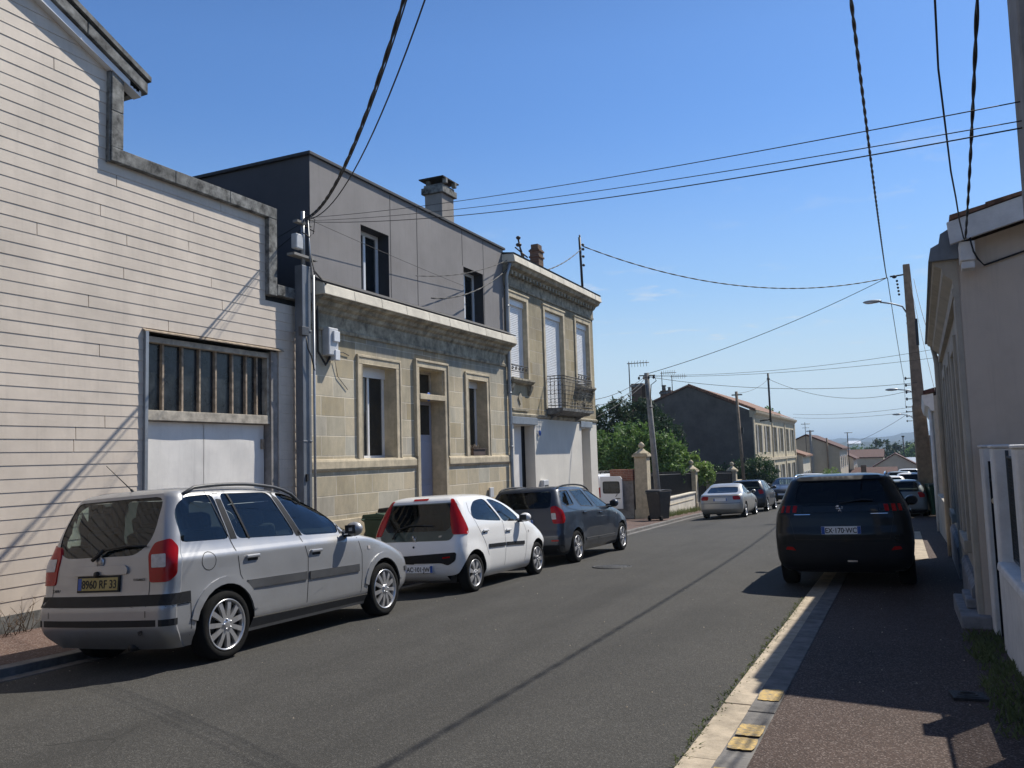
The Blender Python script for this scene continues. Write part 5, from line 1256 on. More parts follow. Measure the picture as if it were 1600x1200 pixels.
bin_('wheelie_bin', 'dark green slatted bin against the stone wall behind the silver people carrier', (-8.55, 12.95, zpl(-8.5, 12.9)), (0,0,R(80)), M['bingreen'], 1.05)
bin_('wheelie_bin', 'brown domed bin beside the green one against the stone house', (-8.70, 13.75, zpl(-8.5, 13.7)), (0,0,R(95)), M['binblack'], 1.15)
bin_('wheelie_bin', 'dark green bin standing at the foot of the brown concrete pole', (1.12, 33.6, zpr(1.1,33.6)), (0,0,R(10)), M['bingreen'], 1.15)
# ------------------------------------------------------------------ poles, lamps
def pole(name, label, base, top, r0, r1, m, n=12, cat='utility pole', group=None):
    q = MB(); q.tube([(0,0,-.3), Vector(top)-Vector(base)], r0, n, r1=r1); p = thing(name, label, cat, base, group=group); q.build('shaft', m, p); return p
p = pole('utility_pole', 'slender leaning grey concrete pole rising behind the brown bin', (-8.88, 33.1, gzl(33)), (-9.0, 32.4, 4.85), .135, .095, M['concrete'])
q = MB(); T_ = Vector((-9.0,32.4,4.85))-Vector(p.location)
q.tube([T_+Vector((-.30,0,-.1)), T_+Vector((.35,0,-.12))], .025, 5); q.box(T_.x-.15,T_.x+.0,T_.y-.25,T_.y-.1,T_.z-1.0,T_.z-.5)
for i in range(4): q.ball((T_.x-.3+i*.2, T_.y-.05, T_.z-.2), .05,.05,.07,8)
q.tube([T_+Vector((.3,0,-.1)), T_+Vector((.4,-.05,-.35)), T_+Vector((.2,-.1,-.5)), T_+Vector((.12,-.1,-1.3))], .018, 5); q.tube([T_+Vector((.08,-.08,-1.4)), T_+Vector((.25,-.08,-1.4))], .02, 5)
q.build('insulators', M['iron'], p)
p = pole('utility_pole', 'thin brown post in front of the dark gable wall', (-8.35, 50.3, zpl(-9,50)), (-8.5, 49.9, 5.1), .10, .08, M['polebrown'])
q = MB(); q.box(-.42,.18,-.45,-.35,6.35,6.42); q.box(-.05,.12,-.25,-.12,4.1,4.45); q.box(-.02,.12,-.2,-.1,2.4,2.7); q.build('bracket', M['iron'], p)
# brown tapered pole with lamp on the right
bz = zpr(.85, 34.4)
p = thing('lamp_pole', 'tall tapered brown concrete pole with a curved street lamp on the right hand pavement', 'street lamp', (.84, 34.6, bz))
tz = 8.45-bz; q = MB(); w = .29; tp = (.05, .35)
q.add([(-w,-w*.8,-.3),(w,-w*.8,-.3),(w,w*.8,-.3),(-w,w*.8,-.3)]+[(-.17+x*.12, -.2+y*.12, tz) for x, y in ((-1,-1),(1,-1),(1,1),(-1,1))], [(3,2,1,0),(4,5,6,7),(0,1,5,4),(1,2,6,5),(2,3,7,6),(3,0,4,7)])
q.build('shaft', M['polebrown'], p, bevel=.03)
q = MB(); az = 6.55-bz
pts = [(-.25,-.1,az-.3),(-.26,-.15,az+.05),(-.40,-.2,az+.32),(-.75,-.3,az+.45),(-1.15,-.45,az+.52)]; q.tube(pts, .03, 8); q.box(-.3,-.02,-.2,.0,az-.35,az-.30); q.box(-.3,-.02,-.2,.0,az-.05,az); arm = q.build('lamp_arm', M['zinc'], p)
q = MB(); q.ball((-1.42,-.52,az+.555), .34, .13, .07, 16); h = q.build('lamp_head', M['zinc'], arm); q = MB(); q.ball((-1.50,-.54,az+.52), .20, .10, .05, 14); q.build('lamp_glass', M['clearlamp'], h)
q = MB(); q.tube([(-.1,-.1,tz-.35),(-.75,-.2,tz-.40)], .03, 6); q.ball((-.6,-.2,tz-.42),.09,.07,.07,8)
for i in range(5): q.ball((-.52+.01*i,-.25,tz-.6-i*.13), .045,.045,.05,8)
q.tube([(.1,-.2,2.0),(-.02,-.2,5.2)], .05, 6); q.box(-.02,.08,-.3,-.2,az-1.2,az-.2)
q.build('cable_clamps', M['iron'], p)
# two more lamps far down the street
def far_lamp(x, y, zt, label):
    b = zpr(x, y); p = thing('lamp_pole', label, 'street lamp', (x, y, b), group='street lamps further down the right side')
    q = MB(); q.tube([(0,0,0),(-.1,0,zt-b)], .2, 8, r1=.12); q.build('shaft', M['polebrown'], p)
    q = MB(); q.tube([(-.1,0,zt-b-1.3),(-.5,0,zt-b-.9),(-1.2,0,zt-b-.8)], .04, 6); a = q.build('lamp_arm', M['zinc'], p)
    q = MB(); q.ball((-1.55,0,zt-b-.78), .42,.16,.09,12); q.build('lamp_head', M['zinc'], a)
    q = MB()
    for k in range(4): q.tube([(-.1,0,zt-b-.1-k*.45),(-.7,0,zt-b-.1-k*.45)], .03, 4); q.ball((-.7,0,zt-b-.1-k*.45),.07,.07,.12,6)
    q.build('insulators', M['iron'], p)
far_lamp(1.35, 60, 6.1, 'second street lamp down the right side, half hidden by the brown pole')
far_lamp(1.55, 88, 5.4, 'third and smallest street lamp down the right side')
# big concrete pole close on the right
q = MB(); px_, py_ = .90, 5.3
q.add([(-.21,-.21,0),(.21,-.21,0),(.21,.21,0),(-.21,.21,0),(-.16,-.16,8.6),(.16,-.16,8.6),(.16,.16,8.6),(-.16,.16,8.6)], [(3,2,1,0),(4,5,6,7),(0,1,5,4),(1,2,6,5),(2,3,7,6),(3,0,4,7)])
o = q.build('concrete_pole', M['concrete'], bevel=.03); o.location = (px_+.02, py_, zpr(.9,5.3)-.1); tag(o, 'massive grey concrete pole at the right hand edge, nearest the camera', 'utility pole')
# ------------------------------------------------------------------ cables
def cat_pts(a, b, sag, n=26):
    a, b = Vector(a), Vector(b); return [a+(b-a)*i/n - Vector((0,0,4*sag*(i/n)*(1-i/n))) for i in range(n+1)]
def cable(a, b, sag, r, label, twist=False, group='overhead cables', pts=None):
    r = r*(.8 if twist else .85)
    q = MB(); P = pts or cat_pts(a, b, sag, 30)
    if twist:
        L = (Vector(b)-Vector(a)).length; n = int(L/.07); F = cat_pts(a, b, sag, n); d = (Vector(b)-Vector(a)).normalized(); u = d.cross(Vector((0,0,1))).normalized(); w_ = u.cross(d)
        for k in range(2):
            q.tube([p+(u*math.cos(i*.55+k*math.pi)+w_*math.sin(i*.55+k*math.pi))*r*.75 for i, p in enumerate(F)], r, 4, caps=False)
    else: q.tube(P, r, 5)
    o = q.build('overhead_cable', M['cable']); return tag(o, label, 'cable', group)
ptop = (-.02, 34.3, 8.0)   # clamp of the brown pole
ztop = (-9.0, 11.25, 5.85) # top of the zinc post
cable(ptop, (-.22, -3.0, 6.35), .75, .016, 'thick twisted cable running overhead from the top centre right to the brown pole', True)
nearp = (.70, 5.3, 3.5)
cable(ztop, (.75, 5.26, 3.53), .10, .0045, 'highest of the three thin wires crossing the sky from zinc post to right edge')
cable((-9.0,11.25,5.80), (.75, 5.26, 3.42), .12, .0042, 'middle of the three thin wires crossing the sky from zinc post to right edge')
cable((-9.0,11.25,5.78), (.75, 5.26, 3.38), .17, .0055, 'lowest of the three thin wires crossing the sky from zinc post to right edge')
cable(ztop, (-1, 3.5, 7.5), 1.1, .016, 'thickest of the bunched cables rising from zinc post to the top edge', True)
cable((-9.0,11.2,5.8), (-1.0, 3.55, 7.5), 1.14, .009, 'thin dark wire hanging just under the bunched cables above the zinc post')
cable((-9.0,11.25,5.82), (-.9, 3.75, 7.5), 1.2, .010, 'rightmost wire of the bundle rising from zinc post to the top edge')
gb = (.76, 9.72, 3.75)
cable(gb, (.42, 3.0, 4.05), .10, .009, 'twisted cable dropping straight onto the bracket of the right hand house', True)
cable(gb, (.33, 5.0, 4.15), .20, .008, 'slack black wire curving onto the bracket of the right hand house', pts=[(.33,4.9,4.10),(.365,5.6,3.95),(.42,6.2,3.78),(.48,6.9,3.68),(.55,7.6,3.66),(.63,8.5,3.68),(.72,9.4,3.72),gb])
cable((-9.30,26.2,8.7), ptop, .85, .016, 'sagging twisted cable from the roof mast to the brown pole', True)
cable((-9.0,32.4,4.8), ptop, .25, .014, 'straight cable from the leaning grey pole up to the brown pole')
cable((-9.32,26.15,8.6), (XF+.05,20.0,6.6), .30, .014, 'twisted cable from the roof mast down to the cornice of the taller house', True)
cable((XF+.10,19.8,6.7), (XF+.3,15.3,5.1), .25, .013, 'twisted cable swagged low in front of the grey extension', True)
cable((XF+.10,19.8,6.9), (XF+.35,14.6,5.45), .15, .008, 'thin cable above the swagged one in front of the grey extension', True)
cable(ztop, (XF+.02,17.4,5.75), .02, .006, 'thin wire from zinc post across the grey extension to its second window')
cable((-9.05,11.2,5.75), (-13.5,11.5,4.75), .1, .008, 'upper wire from zinc post across the dark side of the extension')
cable((-9.05,11.2,5.65), (-13.5,11.55,3.6), .0, .008, 'lower wire from zinc post across the dark side of the extension')
for i, (a, b, sg) in enumerate((((-9.0,32.4,4.75),(XF+.02,26.6,3.5),.15),((-9.0,32.4,4.7),(XF+.02,26.6,3.3),.25),((-9.0,32.4,4.5),(XF+.02,26.6,2.9),.1))):
    cable(a, b, sg, .012, ('upper','middle','lower')[i]+' short cable between the leaning grey pole and the end of the taller house')
cable((-9.0,32.4,4.75), (3.4, 30.0, 5.0), .35, .008, 'upper of two nearly level wires crossing behind the brown pole at mid height')
cable((-9.0,32.4,4.70), (3.4, 30.0, 4.6), .25, .008, 'second of two nearly level wires crossing behind the brown pole at mid height')
cable((-9.0,32.4,4.7), (.75, 34.2, 3.95), .35, .011, 'long level cable from the leaning grey pole to the middle of the brown pole')
cable((-8.25,62,6.7), (.9, 60, 5.2), .9, .016, 'sagging cable from the mast of the dark gabled house over the street')
cable((-8.25,62,6.7), (-8.5,49.9,5.0), .25, .013, 'cable from the far roof mast back to the thin brown post')
cable((-8.1,75,4.6), (.9,60,4.1), .2, .013, 'lower level cable above the far roofs', )
cable((-8.1,75,4.3), (.9,60,3.8), .2, .013, 'lowest level cable above the far roofs')
cable((.0,34.3,8.0), (.55,60,6.0), .25, .018, 'cable running down the right side from the brown pole to the next lamp')
cable((.55,60,6.0), (.8,88,5.2), .3, .018, 'cable between the two furthest street lamps')
cable((.9,34.5,7.9), (.8,18,3.3), .3, .010, 'thin cable from the brown pole down to the right hand house eaves')
cable((.75,34.5,7.9), (.95,24.5,3.0), .1, .008, 'pale thin cable from the brown pole to the second right hand house')
cable((-4.9,95,1.8), (.9,88,4.6), .2, .02, 'faint slanting cable over the far roofs')
# ------------------------------------------------------------------ dark gabled house
M['oldshutter'] = mat('faded_grey_shutter', (.42,.40,.35), .8, .15)
Gh = thing('gabled_house', 'big house with a dark grey windowless gable and pale stone street front', 'house', (0,0,0))
gy0, gy1, X2 = 60.0, 85.5, -9.2
mb = MB(); mb.add([(X2,gy0,-3.4),(X2,gy0,4.35),(-13.6,gy0,6.35),(-18.4,gy0,4.5),(-18.4,gy0,-3.4)], [(4,3,2,1,0)]); mb.add([(-18.4,gy0,-3.4),(-18.4,gy0,4.5),(-18.4,gy1,4.5),(-18.4,gy1,-3.4)], [(0,1,2,3)]); mb.build('gable_wall', M['gable'], Gh, recalc=False)
wins = []
for i in range(6):
    y = gy0+1.8+i*4.1; wins.append((y,y+1.7,1.45,3.45,.2)); wins.append((y,y+1.7,-2.4 if i == 2 else -1.6,.35,.2))
mb = MB(); facade(mb, X2, gy0, gy1, -4, 4.0, wins, .2, 0, 0); mb.build('street_wall', M['housestone'], Gh)
mb = MB(); mb.prism_y([(X2-.2,3.95),(X2+.05,3.95),(X2+.1,4.1),(X2+.28,4.25),(X2+.32,4.40),(X2-.2,4.5)], gy0-.02, gy1); mb.build('cornice', M['limestone'], Gh, recalc=True)
mb = MB(); mb.box(X2,X2+.10,gy0+.0,gy1,.80,1.0); mb.box(X2,X2+.08,gy0-.01,gy0+.5,-3.6,3.95); mb.box(X2,X2+.08,gy1-.5,gy1,-3.9,3.95)
for y in (gy0+9.4,gy0+17.5): mb.box(X2,X2+.07,y,y+.35,-3.8,3.95)
mb.build('stone_bands', M['limestone'], Gh)
for h in wins:
    a,b,c,e,_ = h
    for ya, yb in ((a-.50,a-.06),(b+.06,b+.50)): q = MB(); q.box(X2+.01,X2+.07,ya,yb,c,e); q.build('shutter', M['oldshutter'], Gh)
    window(Gh, X2-.14, a,b,c,e, fw=.09)
mb = MB(); mb.add([(X2+.25,gy0-.15,4.45),(-13.6,gy0-.15,6.5),(-13.6,gy1,6.5),(X2+.25,gy1,4.45)], [(3,2,1,0)]); mb.add([(-13.6,gy0-.15,6.5),(-18.7,gy0-.15,4.55),(-18.7,gy1,4.55),(-13.6,gy1,6.5)], [(3,2,1,0)])
mb.add([(X2+.25,gy0-.15,4.33),(-13.6,gy0-.15,6.38),(-13.6,gy0-.15,6.5),(X2+.25,gy0-.15,4.45)], [(0,1,2,3)]); mb.add([(-13.6,gy0-.15,6.38),(-18.7,gy0-.15,4.43),(-18.7,gy0-.15,4.55),(-13.6,gy0-.15,6.5)], [(0,1,2,3)])
for i in range(18):
    t = i/18; mb.tube([(X2+.25-(4.65)*t, gy0-.15, 4.47+2.05*t), (X2+.25-4.65*(t+.05), gy0-.15, 4.47+2.05*(t+.05))], .07, 6)
mb.build('tiled_roof', M['tile'], Gh)
for (a, b, z0, z1, nm) in ((-17.95,-17.05,4.0,6.85,'tall brown chimney'),(-15.75,-14.95,5.3,6.2,None)):
    mb = MB(); mb.box(a,b,gy0+.2,gy0+1.1,z0,z1); ch = mb.build('chimney', M['brick'], Gh, bevel=.02)
    mb = MB(); mb.box(a-.06,b+.06,gy0+.14,gy0+1.16,z1-.25,z1-.1); 
    if nm is None: mb.lathe([(.14,z1),(.12,z1+.3),(.18,z1+.35),(.18,z1+.42)], (a+.2,gy0+.6,0), 'z', 10); mb.lathe([(.12,z1),(.10,z1+.2),(.15,z1+.25)], (b-.2,gy0+.6,0), 'z', 10)
    mb.build('chimney_pots', M['fibro'], ch)
def yagi(x, y, z0, z1, label, s=1):
    q = MB(); q.tube([(x,y,z0),(x,y,z1)], .03*s, 5); q.tube([(x-.1*s,y,z1-.1),(x+1.1*s,y,z1-.12)], .02*s, 4)
    for i in range(7): q.tube([(x+i*.16*s,y-.2*s,z1-.1),(x+i*.16*s,y+.2*s,z1-.1)], .012*s, 4); q.tube([(x+i*.16*s,y,z1-.28*s),(x+i*.16*s,y,z1+.08)], .01*s, 4)
    o = q.build('television_aerial', M['iron']); tag(o, label, 'aerial')
yagi(-17.95, 59.9, 5.6, 8.45, 'tall television aerial on the tall brown chimney', 1.4)
yagi(-15.6, 60.3, 6.0, 7.6, 'television aerial left of the twin chimney pots', 1.0); yagi(-14.9, 60.5, 5.9, 7.3, 'shorter television aerial right of the twin chimney pots', 1.0)
q = MB(); q.tube([(-8.25,62,3.6),(-8.25,62,7.1)], .07, 6); q.tube([(-9.0,62,3.7),(-8.25,62,3.8)], .05, 5); q.ball((-8.25,62,6.7),.12,.1,.1,8); o = q.build('roof_mast', M['iron']); tag(o, 'thin black mast rising from the far street front of the dark gabled house', 'mast')
# ------------------------------------------------------------------ houses further down
def house(name, label, x0, x1, y0, y1, zb, ze, zr_, wallm, roofm, ridge='y', wins=(), over=.3, group=None, front='x', chim=None, zbase=None):
    h = thing(name, label, 'house', (0,0,0), group=group); mb = MB()
    if ridge == 'y':   # ridge parallel to Y, gables face Y
        xm = (x0+x1)/2; mb.add([(x0,y0,zb),(x1,y0,zb),(x1,y0,ze),(xm,y0,zr_),(x0,y0,ze)], [(0,1,2,3,4)]); mb.add([(x0,y1,zb),(x1,y1,zb),(x1,y1,ze),(xm,y1,zr_),(x0,y1,ze)], [(4,3,2,1,0)])
        mb.add([(x1,y0,zb),(x1,y1,zb),(x1,y1,ze),(x1,y0,ze)], [(0,1,2,3)]); mb.add([(x0,y0,zb),(x0,y1,zb),(x0,y1,ze),(x0,y0,ze)], [(3,2,1,0)])
        mb.build('wall', wallm, h)
        k = over*(zr_-ze)/(xm-x0); mb = MB()
        for a, b in ((x1+over, xm), (x0-over, xm)): mb.prism_y([(a,ze-k),(b,zr_),(b,zr_+.16),(a,ze-k+.16)], y0-.15, y1+.15)
        mb.build('roof', roofm, h, recalc=True)
    else:
        ym = (y0+y1)/2; mb.box(x0,x1,y0,y1,zb,ze); mb.prism_x([(y0,ze),(y1,ze),(ym,zr_)], x0, x1); mb.build('wall', wallm, h, recalc=True)
        k = over*(zr_-ze)/(ym-y0); mb = MB()
        for a, b in ((y0-over, ym), (y1+over, ym)): mb.prism_x([(a,ze-k),(b,zr_),(b,zr_+.16),(a,ze-k+.16)], x0-.15, x1+.15)
        mb.build('roof', roofm, h, recalc=True)
    for w in wins:
        f, a, b, c, e = w; q = MB()
        if f == 'x': q.box(x1-.02,x1+.05,a,b,c,e)
        else: q.box(a,b,y0-.05,y0+.02,c,e)
        fr = q.build('window', M['pvc'], h); q = MB()
        if f == 'x': q.box(x1+.05,x1+.06,a+.08,b-.08,c+.08,e-.08)
        else: q.box(a+.08,b-.08,y0-.06,y0-.05,c+.08,e-.08)
        q.build('pane', M['darkglass'], fr)
    if chim:
        q = MB(); q.box(chim[0],chim[0]+.6,chim[1],chim[1]+.6,chim[2],chim[3]); q.build('chimney', M['brick'], h)
    return h
house('small_house', 'small cream single storey house with an orange roof beside the dark gabled house', -14, -8.6, 85.8, 93, -5, .95, 1.9, M['cream'], M['tile'], 'y',
      [('x',86.3,87.0,-1.9,-.6),('x',88.0,88.7,-1.9,-.6),('x',89.7,90.4,-1.9,-.6),('x',91.4,92.1,-1.9,-.6)])
hb = house('beige_house', 'long beige two storey house with a plain gable and low orange roof', -12.6, -5.9, 97, 112, -6, 1.55, 3.05, M['beige'], M['tile2'], 'y',
      [('x',98.3,99.4,-.6,.8),('x',101.5,102.6,-.6,.8),('x',105,106.2,-.6,.8),('x',109,110.2,-.6,.8),('x',98.3,99.4,-4,-2),('x',101.5,102.6,-3.6,-2.2),('x',106,107,-3.6,-2.2)])
q = MB(); q.tube([(-8.75,96.6,-4),(-8.75,96.6,3.6)], .17, 8, r1=.12); q.box(-9.15,-8.35,96.5,96.6,3.45,3.55); o = q.build('utility_pole', M['concrete']); tag(o, 'grey concrete pole against the gable of the long beige house', 'utility pole')
q = MB(); q.tube([(-7.1,96.7,-4),(-7.1,96.7,2.7)], .09, 8); q.box(-7.15,-7.05,96.6,96.7,-2,2.4); o = q.build('utility_pole', M['polebrown']); tag(o, 'thin grey pole nearer the street corner of the long beige house', 'utility pole')
house('terraced_house', 'narrow cream house front just beyond the long beige house', -9.5, -5.3, 113, 122, -7, .2, 1.3, M['cream'], M['tile2'], 'y', [('x',114.5,115.5,-2,-.6),('x',118,119,-2,-.6)])
house('distant_house', 'distant pale house with a brown hipped roof beyond the terrace', -9, -2.5, 150, 162, -9, -.2, 1.0, M['beige'], M['tile2'], 'x')
house('distant_house', 'house with a broad red tiled roof and grey front gable below the trees', -6.3, -.5, 108, 120, -8, -2.55, -1.1, M['beige'], M['tile2'], 'x', chim=(-4.4,110,-2.5,-.6))
house('distant_house', 'house with a pale gable whose ridge is the highest of the far roofs', -3.6, 2.4, 128, 142, -8.5, -1.35, .45, M['beige'], M['tile2'], 'y', [('y',-1.6,-.5,-2.8,-1.4)])
house('distant_house', 'small grey gabled outbuilding in front of the red tiled roof', -2.2, 1.3, 104, 110, -8, -2.7, -1.75, M['gable'], M['fibro'], 'y')
house('distant_house', 'long flat warehouse with a pale blue-white roof at the right of the far roofs', .9, 9, 150, 170, -9, -1.35, -.6, M['greybox'], M['zinc'], 'x')
house('distant_house', 'red roofed shed between the pole and the pale gabled house', 1.4, 6, 112, 122, -8, -2.8, -1.9, M['beige'], M['tile2'], 'x')
q = MB(); q.tube([(-4.9,95,-4),(-4.9,95,3.2)], .05, 5); q.tube([(-5.2,95,3.15),(-4.4,95,3.15)], .03, 4); o = q.build('television_aerial', M['iron']); tag(o, 'small aerial on the corner of the long beige house', 'aerial')
q = MB(); q.tube([(-8.9,93,.5),(-8.9,93,4.4)], .03, 5); q.tube([(-9.3,93,4.2),(-8.4,93,4.2)], .03, 4); q.tube([(-9.2,93,3.8),(-8.5,93,3.8)], .02, 4); o = q.build('television_aerial', M['iron']); tag(o, 'thin aerial standing above the small cream house', 'aerial')
q = MB(); q.tube([(.6,140,-8),(.6,140,3.0)], .09, 5); q.box(.4,.8,139.9,140,2.9,3.1); o = q.build('floodlight_mast', M['iron']); tag(o, 'slender floodlight mast above the far roofs', 'mast')
q = MB(); q.box(-52,-40,1010,1030,-10,5.2); q.prism_x([(1005,5.2),(1035,5.2),(1020,8.5)], -53,-39); o = q.build('distant_shed', M['pvc']); tag(o, 'bright white shed roof glinting on the plain below the hills', 'building')
# ------------------------------------------------------------------ right hand houses
def rx(y, o=0): return xw(y)+o
Rh = thing('corner_house', 'pale stone fronted house on the right with its blank beige gable end facing the camera', 'house', (rx(9.9), 9.9, 0), (0,0,-math.atan(.021)))
L_ = 8.1; zg = -.75
mb = MB(); wn = [(1.1,2.1,.55,2.75,.12),(3.1,4.0,-.1,2.75,.2),(5.2,6.2,.55,2.75,.12)]
facade(mb, 0, 0, L_, zg-.3, 3.25, wn, .15, 0, 0, sgn=-1); mb.build('street_wall', M['rstone'], Rh)
mb = MB(); mb.add([(0,0,zg),(0,0,3.74),(5.2,0,5.05),(9.8,0,3.8),(9.8,0,zg)], [(4,3,2,1,0)][::1]); mb.add([(0,L_,zg),(0,L_,3.7),(5.2,L_,5.0),(9.8,L_,3.8),(9.8,L_,zg)], [(0,1,2,3,4)]); mb.add([(9.8,0,zg),(9.8,0,3.8),(9.8,L_,3.8),(9.8,L_,zg)], [(3,2,1,0)])
mb.build('gable_wall', M['rhouse'], Rh, recalc=True)
mb = MB(); mb.prism_y([(.02,3.20),(-.06,3.20),(-.07,3.28),(-.05,3.30),(-.05,3.38),(-.14,3.46),(-.15,3.52),(-.22,3.56),(-.25,3.66),(.02,3.66)], .0, L_); mb.build('cornice', M['rstone'], Rh, recalc=True)
mb = MB(); mb.prism_y([(-.27,3.60),(-.24,3.74),(-.16,3.78),(-.14,3.88),(-.05,3.93),(.10,3.95),(.02,3.60)], -.06, L_+.05); mb.build('zinc_gutter', M['zincpost'], Rh, recalc=True)
mb = MB()
def rafter(z0): return z0
mb.prism_y([(-.06,3.70),(5.2,5.02),(9.9,3.8),(9.9,4.0),(5.2,5.26),(-.08,3.93)], -.34, -.28); mb.build('barge_board', M['fencewhite'], Rh, recalc=True)
mb = MB()
for i in range(16):
    x = -.05+i*.33; z = 3.95+(x+.05)*.25; mb.prism_y([(x,z),(x+.35,z+.0875),(x+.35,z+.12),(x,z+.05)], -.36, L_)
mb.prism_y([(5.2,5.26),(10.1,3.95),(10.1,4.02),(5.2,5.34)], -.36, L_); mb.build('tiled_roof', M['tile'], Rh, recalc=True)
mb = MB(); mb.box(.02,.16,-.30,-.02,3.52,3.72); mb.box(.03,.15,-.28,-.10,3.44,3.52); mb.build('cable_bracket', M['fencewhite'], Rh, bevel=.01)
mb = MB(); mb.tube([(.12,-.32,3.75),(.14,-.34,3.6),(.18,-.3,3.52),(.25,-.03,3.5),(.9,-.03,3.68),(1.2,-.03,3.72)], .010, 5); mb.box(1.1,1.45,-.06,0,3.68,3.84); mb.build('wall_cable', M['cable'], Rh)
mb = MB()
for w in wn:
    a,b,c,e,_ = w; t = .16
    for ya, yb in ((a-t,a),(b,b+t)): mb.box(-.06,.02,ya,yb,c,e+t)
    mb.box(-.06,.02,a,b,e,e+t); 
    if c > 0: mb.box(-.10,.02,a-t,b+t,c-.14,c)
mb.box(-.05,.02,.0,.34,zg,3.2); mb.box(-.05,.02,L_-.34,L_,zg,3.2); mb.build('stone_pilasters', M['rstone'], Rh, bevel=.01)
for w in wn:
    a,b,c,e,_ = w; q = MB(); q.box(-.02,.04,a+.02,b-.02,c+.02,e-.02); f = q.build('shutter' if c > 0 else 'door', M['greybox'], Rh, bevel=.01)
mb = MB(); mb.prism_y([(.02,zg-.2),(-.08,zg-.2),(-.08,.10),(-.04,.16),(.02,.16)], .36, 2.9); mb.prism_y([(.02,zg-.2),(-.08,zg-.2),(-.08,.10),(-.04,.16),(.02,.16)], 4.2, L_-.36); mb.build('stone_plinth', M['step'], Rh, recalc=True)
mb = MB(); mb.tube([(-.09,8.0,-.9),(-.09,8.0,3.2),(-.15,8.0,3.6)], .05, 10); mb.build('drainpipe', M['rstone'], Rh)
mb = MB(); mb.box(-.28,.0,-.52,.9,zg,-.10); mb.box(-.20,.05,-.1,.62,-.10,.0); o = mb.build('stone_step', M['step'], bevel=.015); o.location = (rx(10.1)+.06, 10.3, 0); tag(o, 'worn blue-grey stone step at the foot of the right hand house', 'step')
mb = MB(); mb.box(rx(18.2)-.02,rx(18.2)+.16,18.05,24.9,-1.3,.35); o = mb.build('garden_wall', M['rstone'], bevel=.02); tag(o, 'low rendered wall in the gap between the two right hand houses', 'wall')
R2 = thing('second_right_house', 'lower pale house with a projecting cornice beyond the gap on the right', 'house', (rx(25)-.10, 25, 0), (0,0,-math.atan(.021))); L2 = 9.0
wn = [(1.0,1.9,.3,2.0,.12),(3.6,4.5,.3,2.0,.12),(6.4,7.3,-.9,1.9,.12)]
mb = MB(); facade(mb, 0, 0, L2, -1.6, 2.6, wn, .12, 0, 0, sgn=-1); mb.add([(0,0,-1.6),(0,0,2.95),(4,0,3.9),(8,0,2.9),(8,0,-1.6)], [(4,3,2,1,0)]); mb.build('wall', M['rstone'], R2)
mb = MB(); mb.prism_y([(.02,2.55),(-.05,2.55),(-.10,2.65),(-.20,2.72),(-.24,2.86),(-.26,2.98),(.02,3.02)], -.05, L2); mb.build('cornice', M['fencewhite'], R2, recalc=True)
mb = MB(); mb.prism_y([(-.22,2.99),(4,4.05),(8.2,3.0),(8.2,3.1),(4,4.15),(-.22,3.10)], -.1, L2); mb.build('roof', M['tile2'], R2, recalc=True)
for w in wn: a,b,c,e,_ = w; q = MB(); q.box(-.05,.0,a,b,c,e); q.build('shutter' if c > 0 else 'door', M['greybox'], R2, bevel=.01)
mb = MB(); mb.tube([(-.07,.3,-1.1),(-.07,.3,2.6)], .05, 8); mb.build('drainpipe', M['fencewhite'], R2)
R3 = house('green_sided_house', 'dark sided house beyond the second right hand house', 1.55, 8, 38, 52, -3, 2.0, 3.2, M['gable'], M['tile2'], 'y')
# ---- white garden fence close by
Fz = -.33
def fp(name, label, y0, y1, x, w, zt, m=M['fencewhite'], cap=True):
    q = MB(); q.box(x,x+w,y0,y1,Fz-.2,zt); 
    if cap: q.box(x-.015,x+w+.015,y0-.015,y1+.015,zt,zt+.03)
    o = q.build(name, m, bevel=.02); return tag(o, label, 'fence post')
fp('fence_pillar', 'white concrete fence pillar against the beige gable end', 9.45, 9.80, .74, .22, 1.60)
fp('fence_pillar', 'white concrete fence pillar on the near side of the narrow dark gate', 8.40, 8.72, .74, .22, 1.60)
g = thing('wicket_gate', 'narrow dark gate with a pale knob between two white pillars', 'gate', (.80, 8.72, Fz))
q = MB(); q.box(.0,.03,.02,.70,.08,1.65); q.build('gate_sheet', M['darkgate'], g); q = MB()
for y in (.02,.16,.30,.44,.58,.68): q.box(-.02,.0,y,y+.025,.08,1.80)
q.box(-.02,.0,.02,.70,1.60,1.64); q.build('gate_bars', M['darkgate'], g); q = MB(); q.ball((-.04,.08,1.45),.03,.03,.03,10); q.build('knob', M['limestone'], g)
q = MB(); q.box(.74,.90,6.05,8.40,Fz-.2,.55); q.prism_y([(.70,.55),(.94,.55),(.93,.62),(.71,.62)], 6.0, 8.42); o = q.build('low_fence_wall', M['fencewhite'], bevel=.015); tag(o, 'low white wall under the dark wire mesh panel at the right edge', 'wall')
fp('fence_pillar', 'white concrete fence pillar cut by the right edge of the picture', 7.05, 7.30, .76, .14, 1.60)
def mesh_panel(y0, y1, z0, z1, label):
    q = MB(); d = .055; L = y1-y0; H_ = z1-z0; n = int((L+H_)/d)
    for i in range(n):
        for sgn in (1, -1):
            s0 = i*d; a = (s0, 0) if s0 <= L else (L, s0-L); b = (0, s0) if s0 <= H_ else (s0-H_, H_)
            if sgn < 0: a = (L-a[0], a[1]); b = (L-b[0], b[1])
            q.tube([(.84, y0+a[0], z0+a[1]), (.84, y0+b[0], z0+b[1])], .0035, 3, caps=False)
    for z in (z0, z1): q.tube([(.84,y0,z),(.84,y1,z)], .014, 6)
    for y in (y0, y1): q.tube([(.84,y,z0),(.84,y,z1+.06)], .014, 6)
    o = q.build('mesh_panel', M['meshfence']); tag(o, label, 'fence panel')
mesh_panel(7.32, 8.36, .64, 1.52, 'dark diamond wire mesh panel between two white fence pillars')
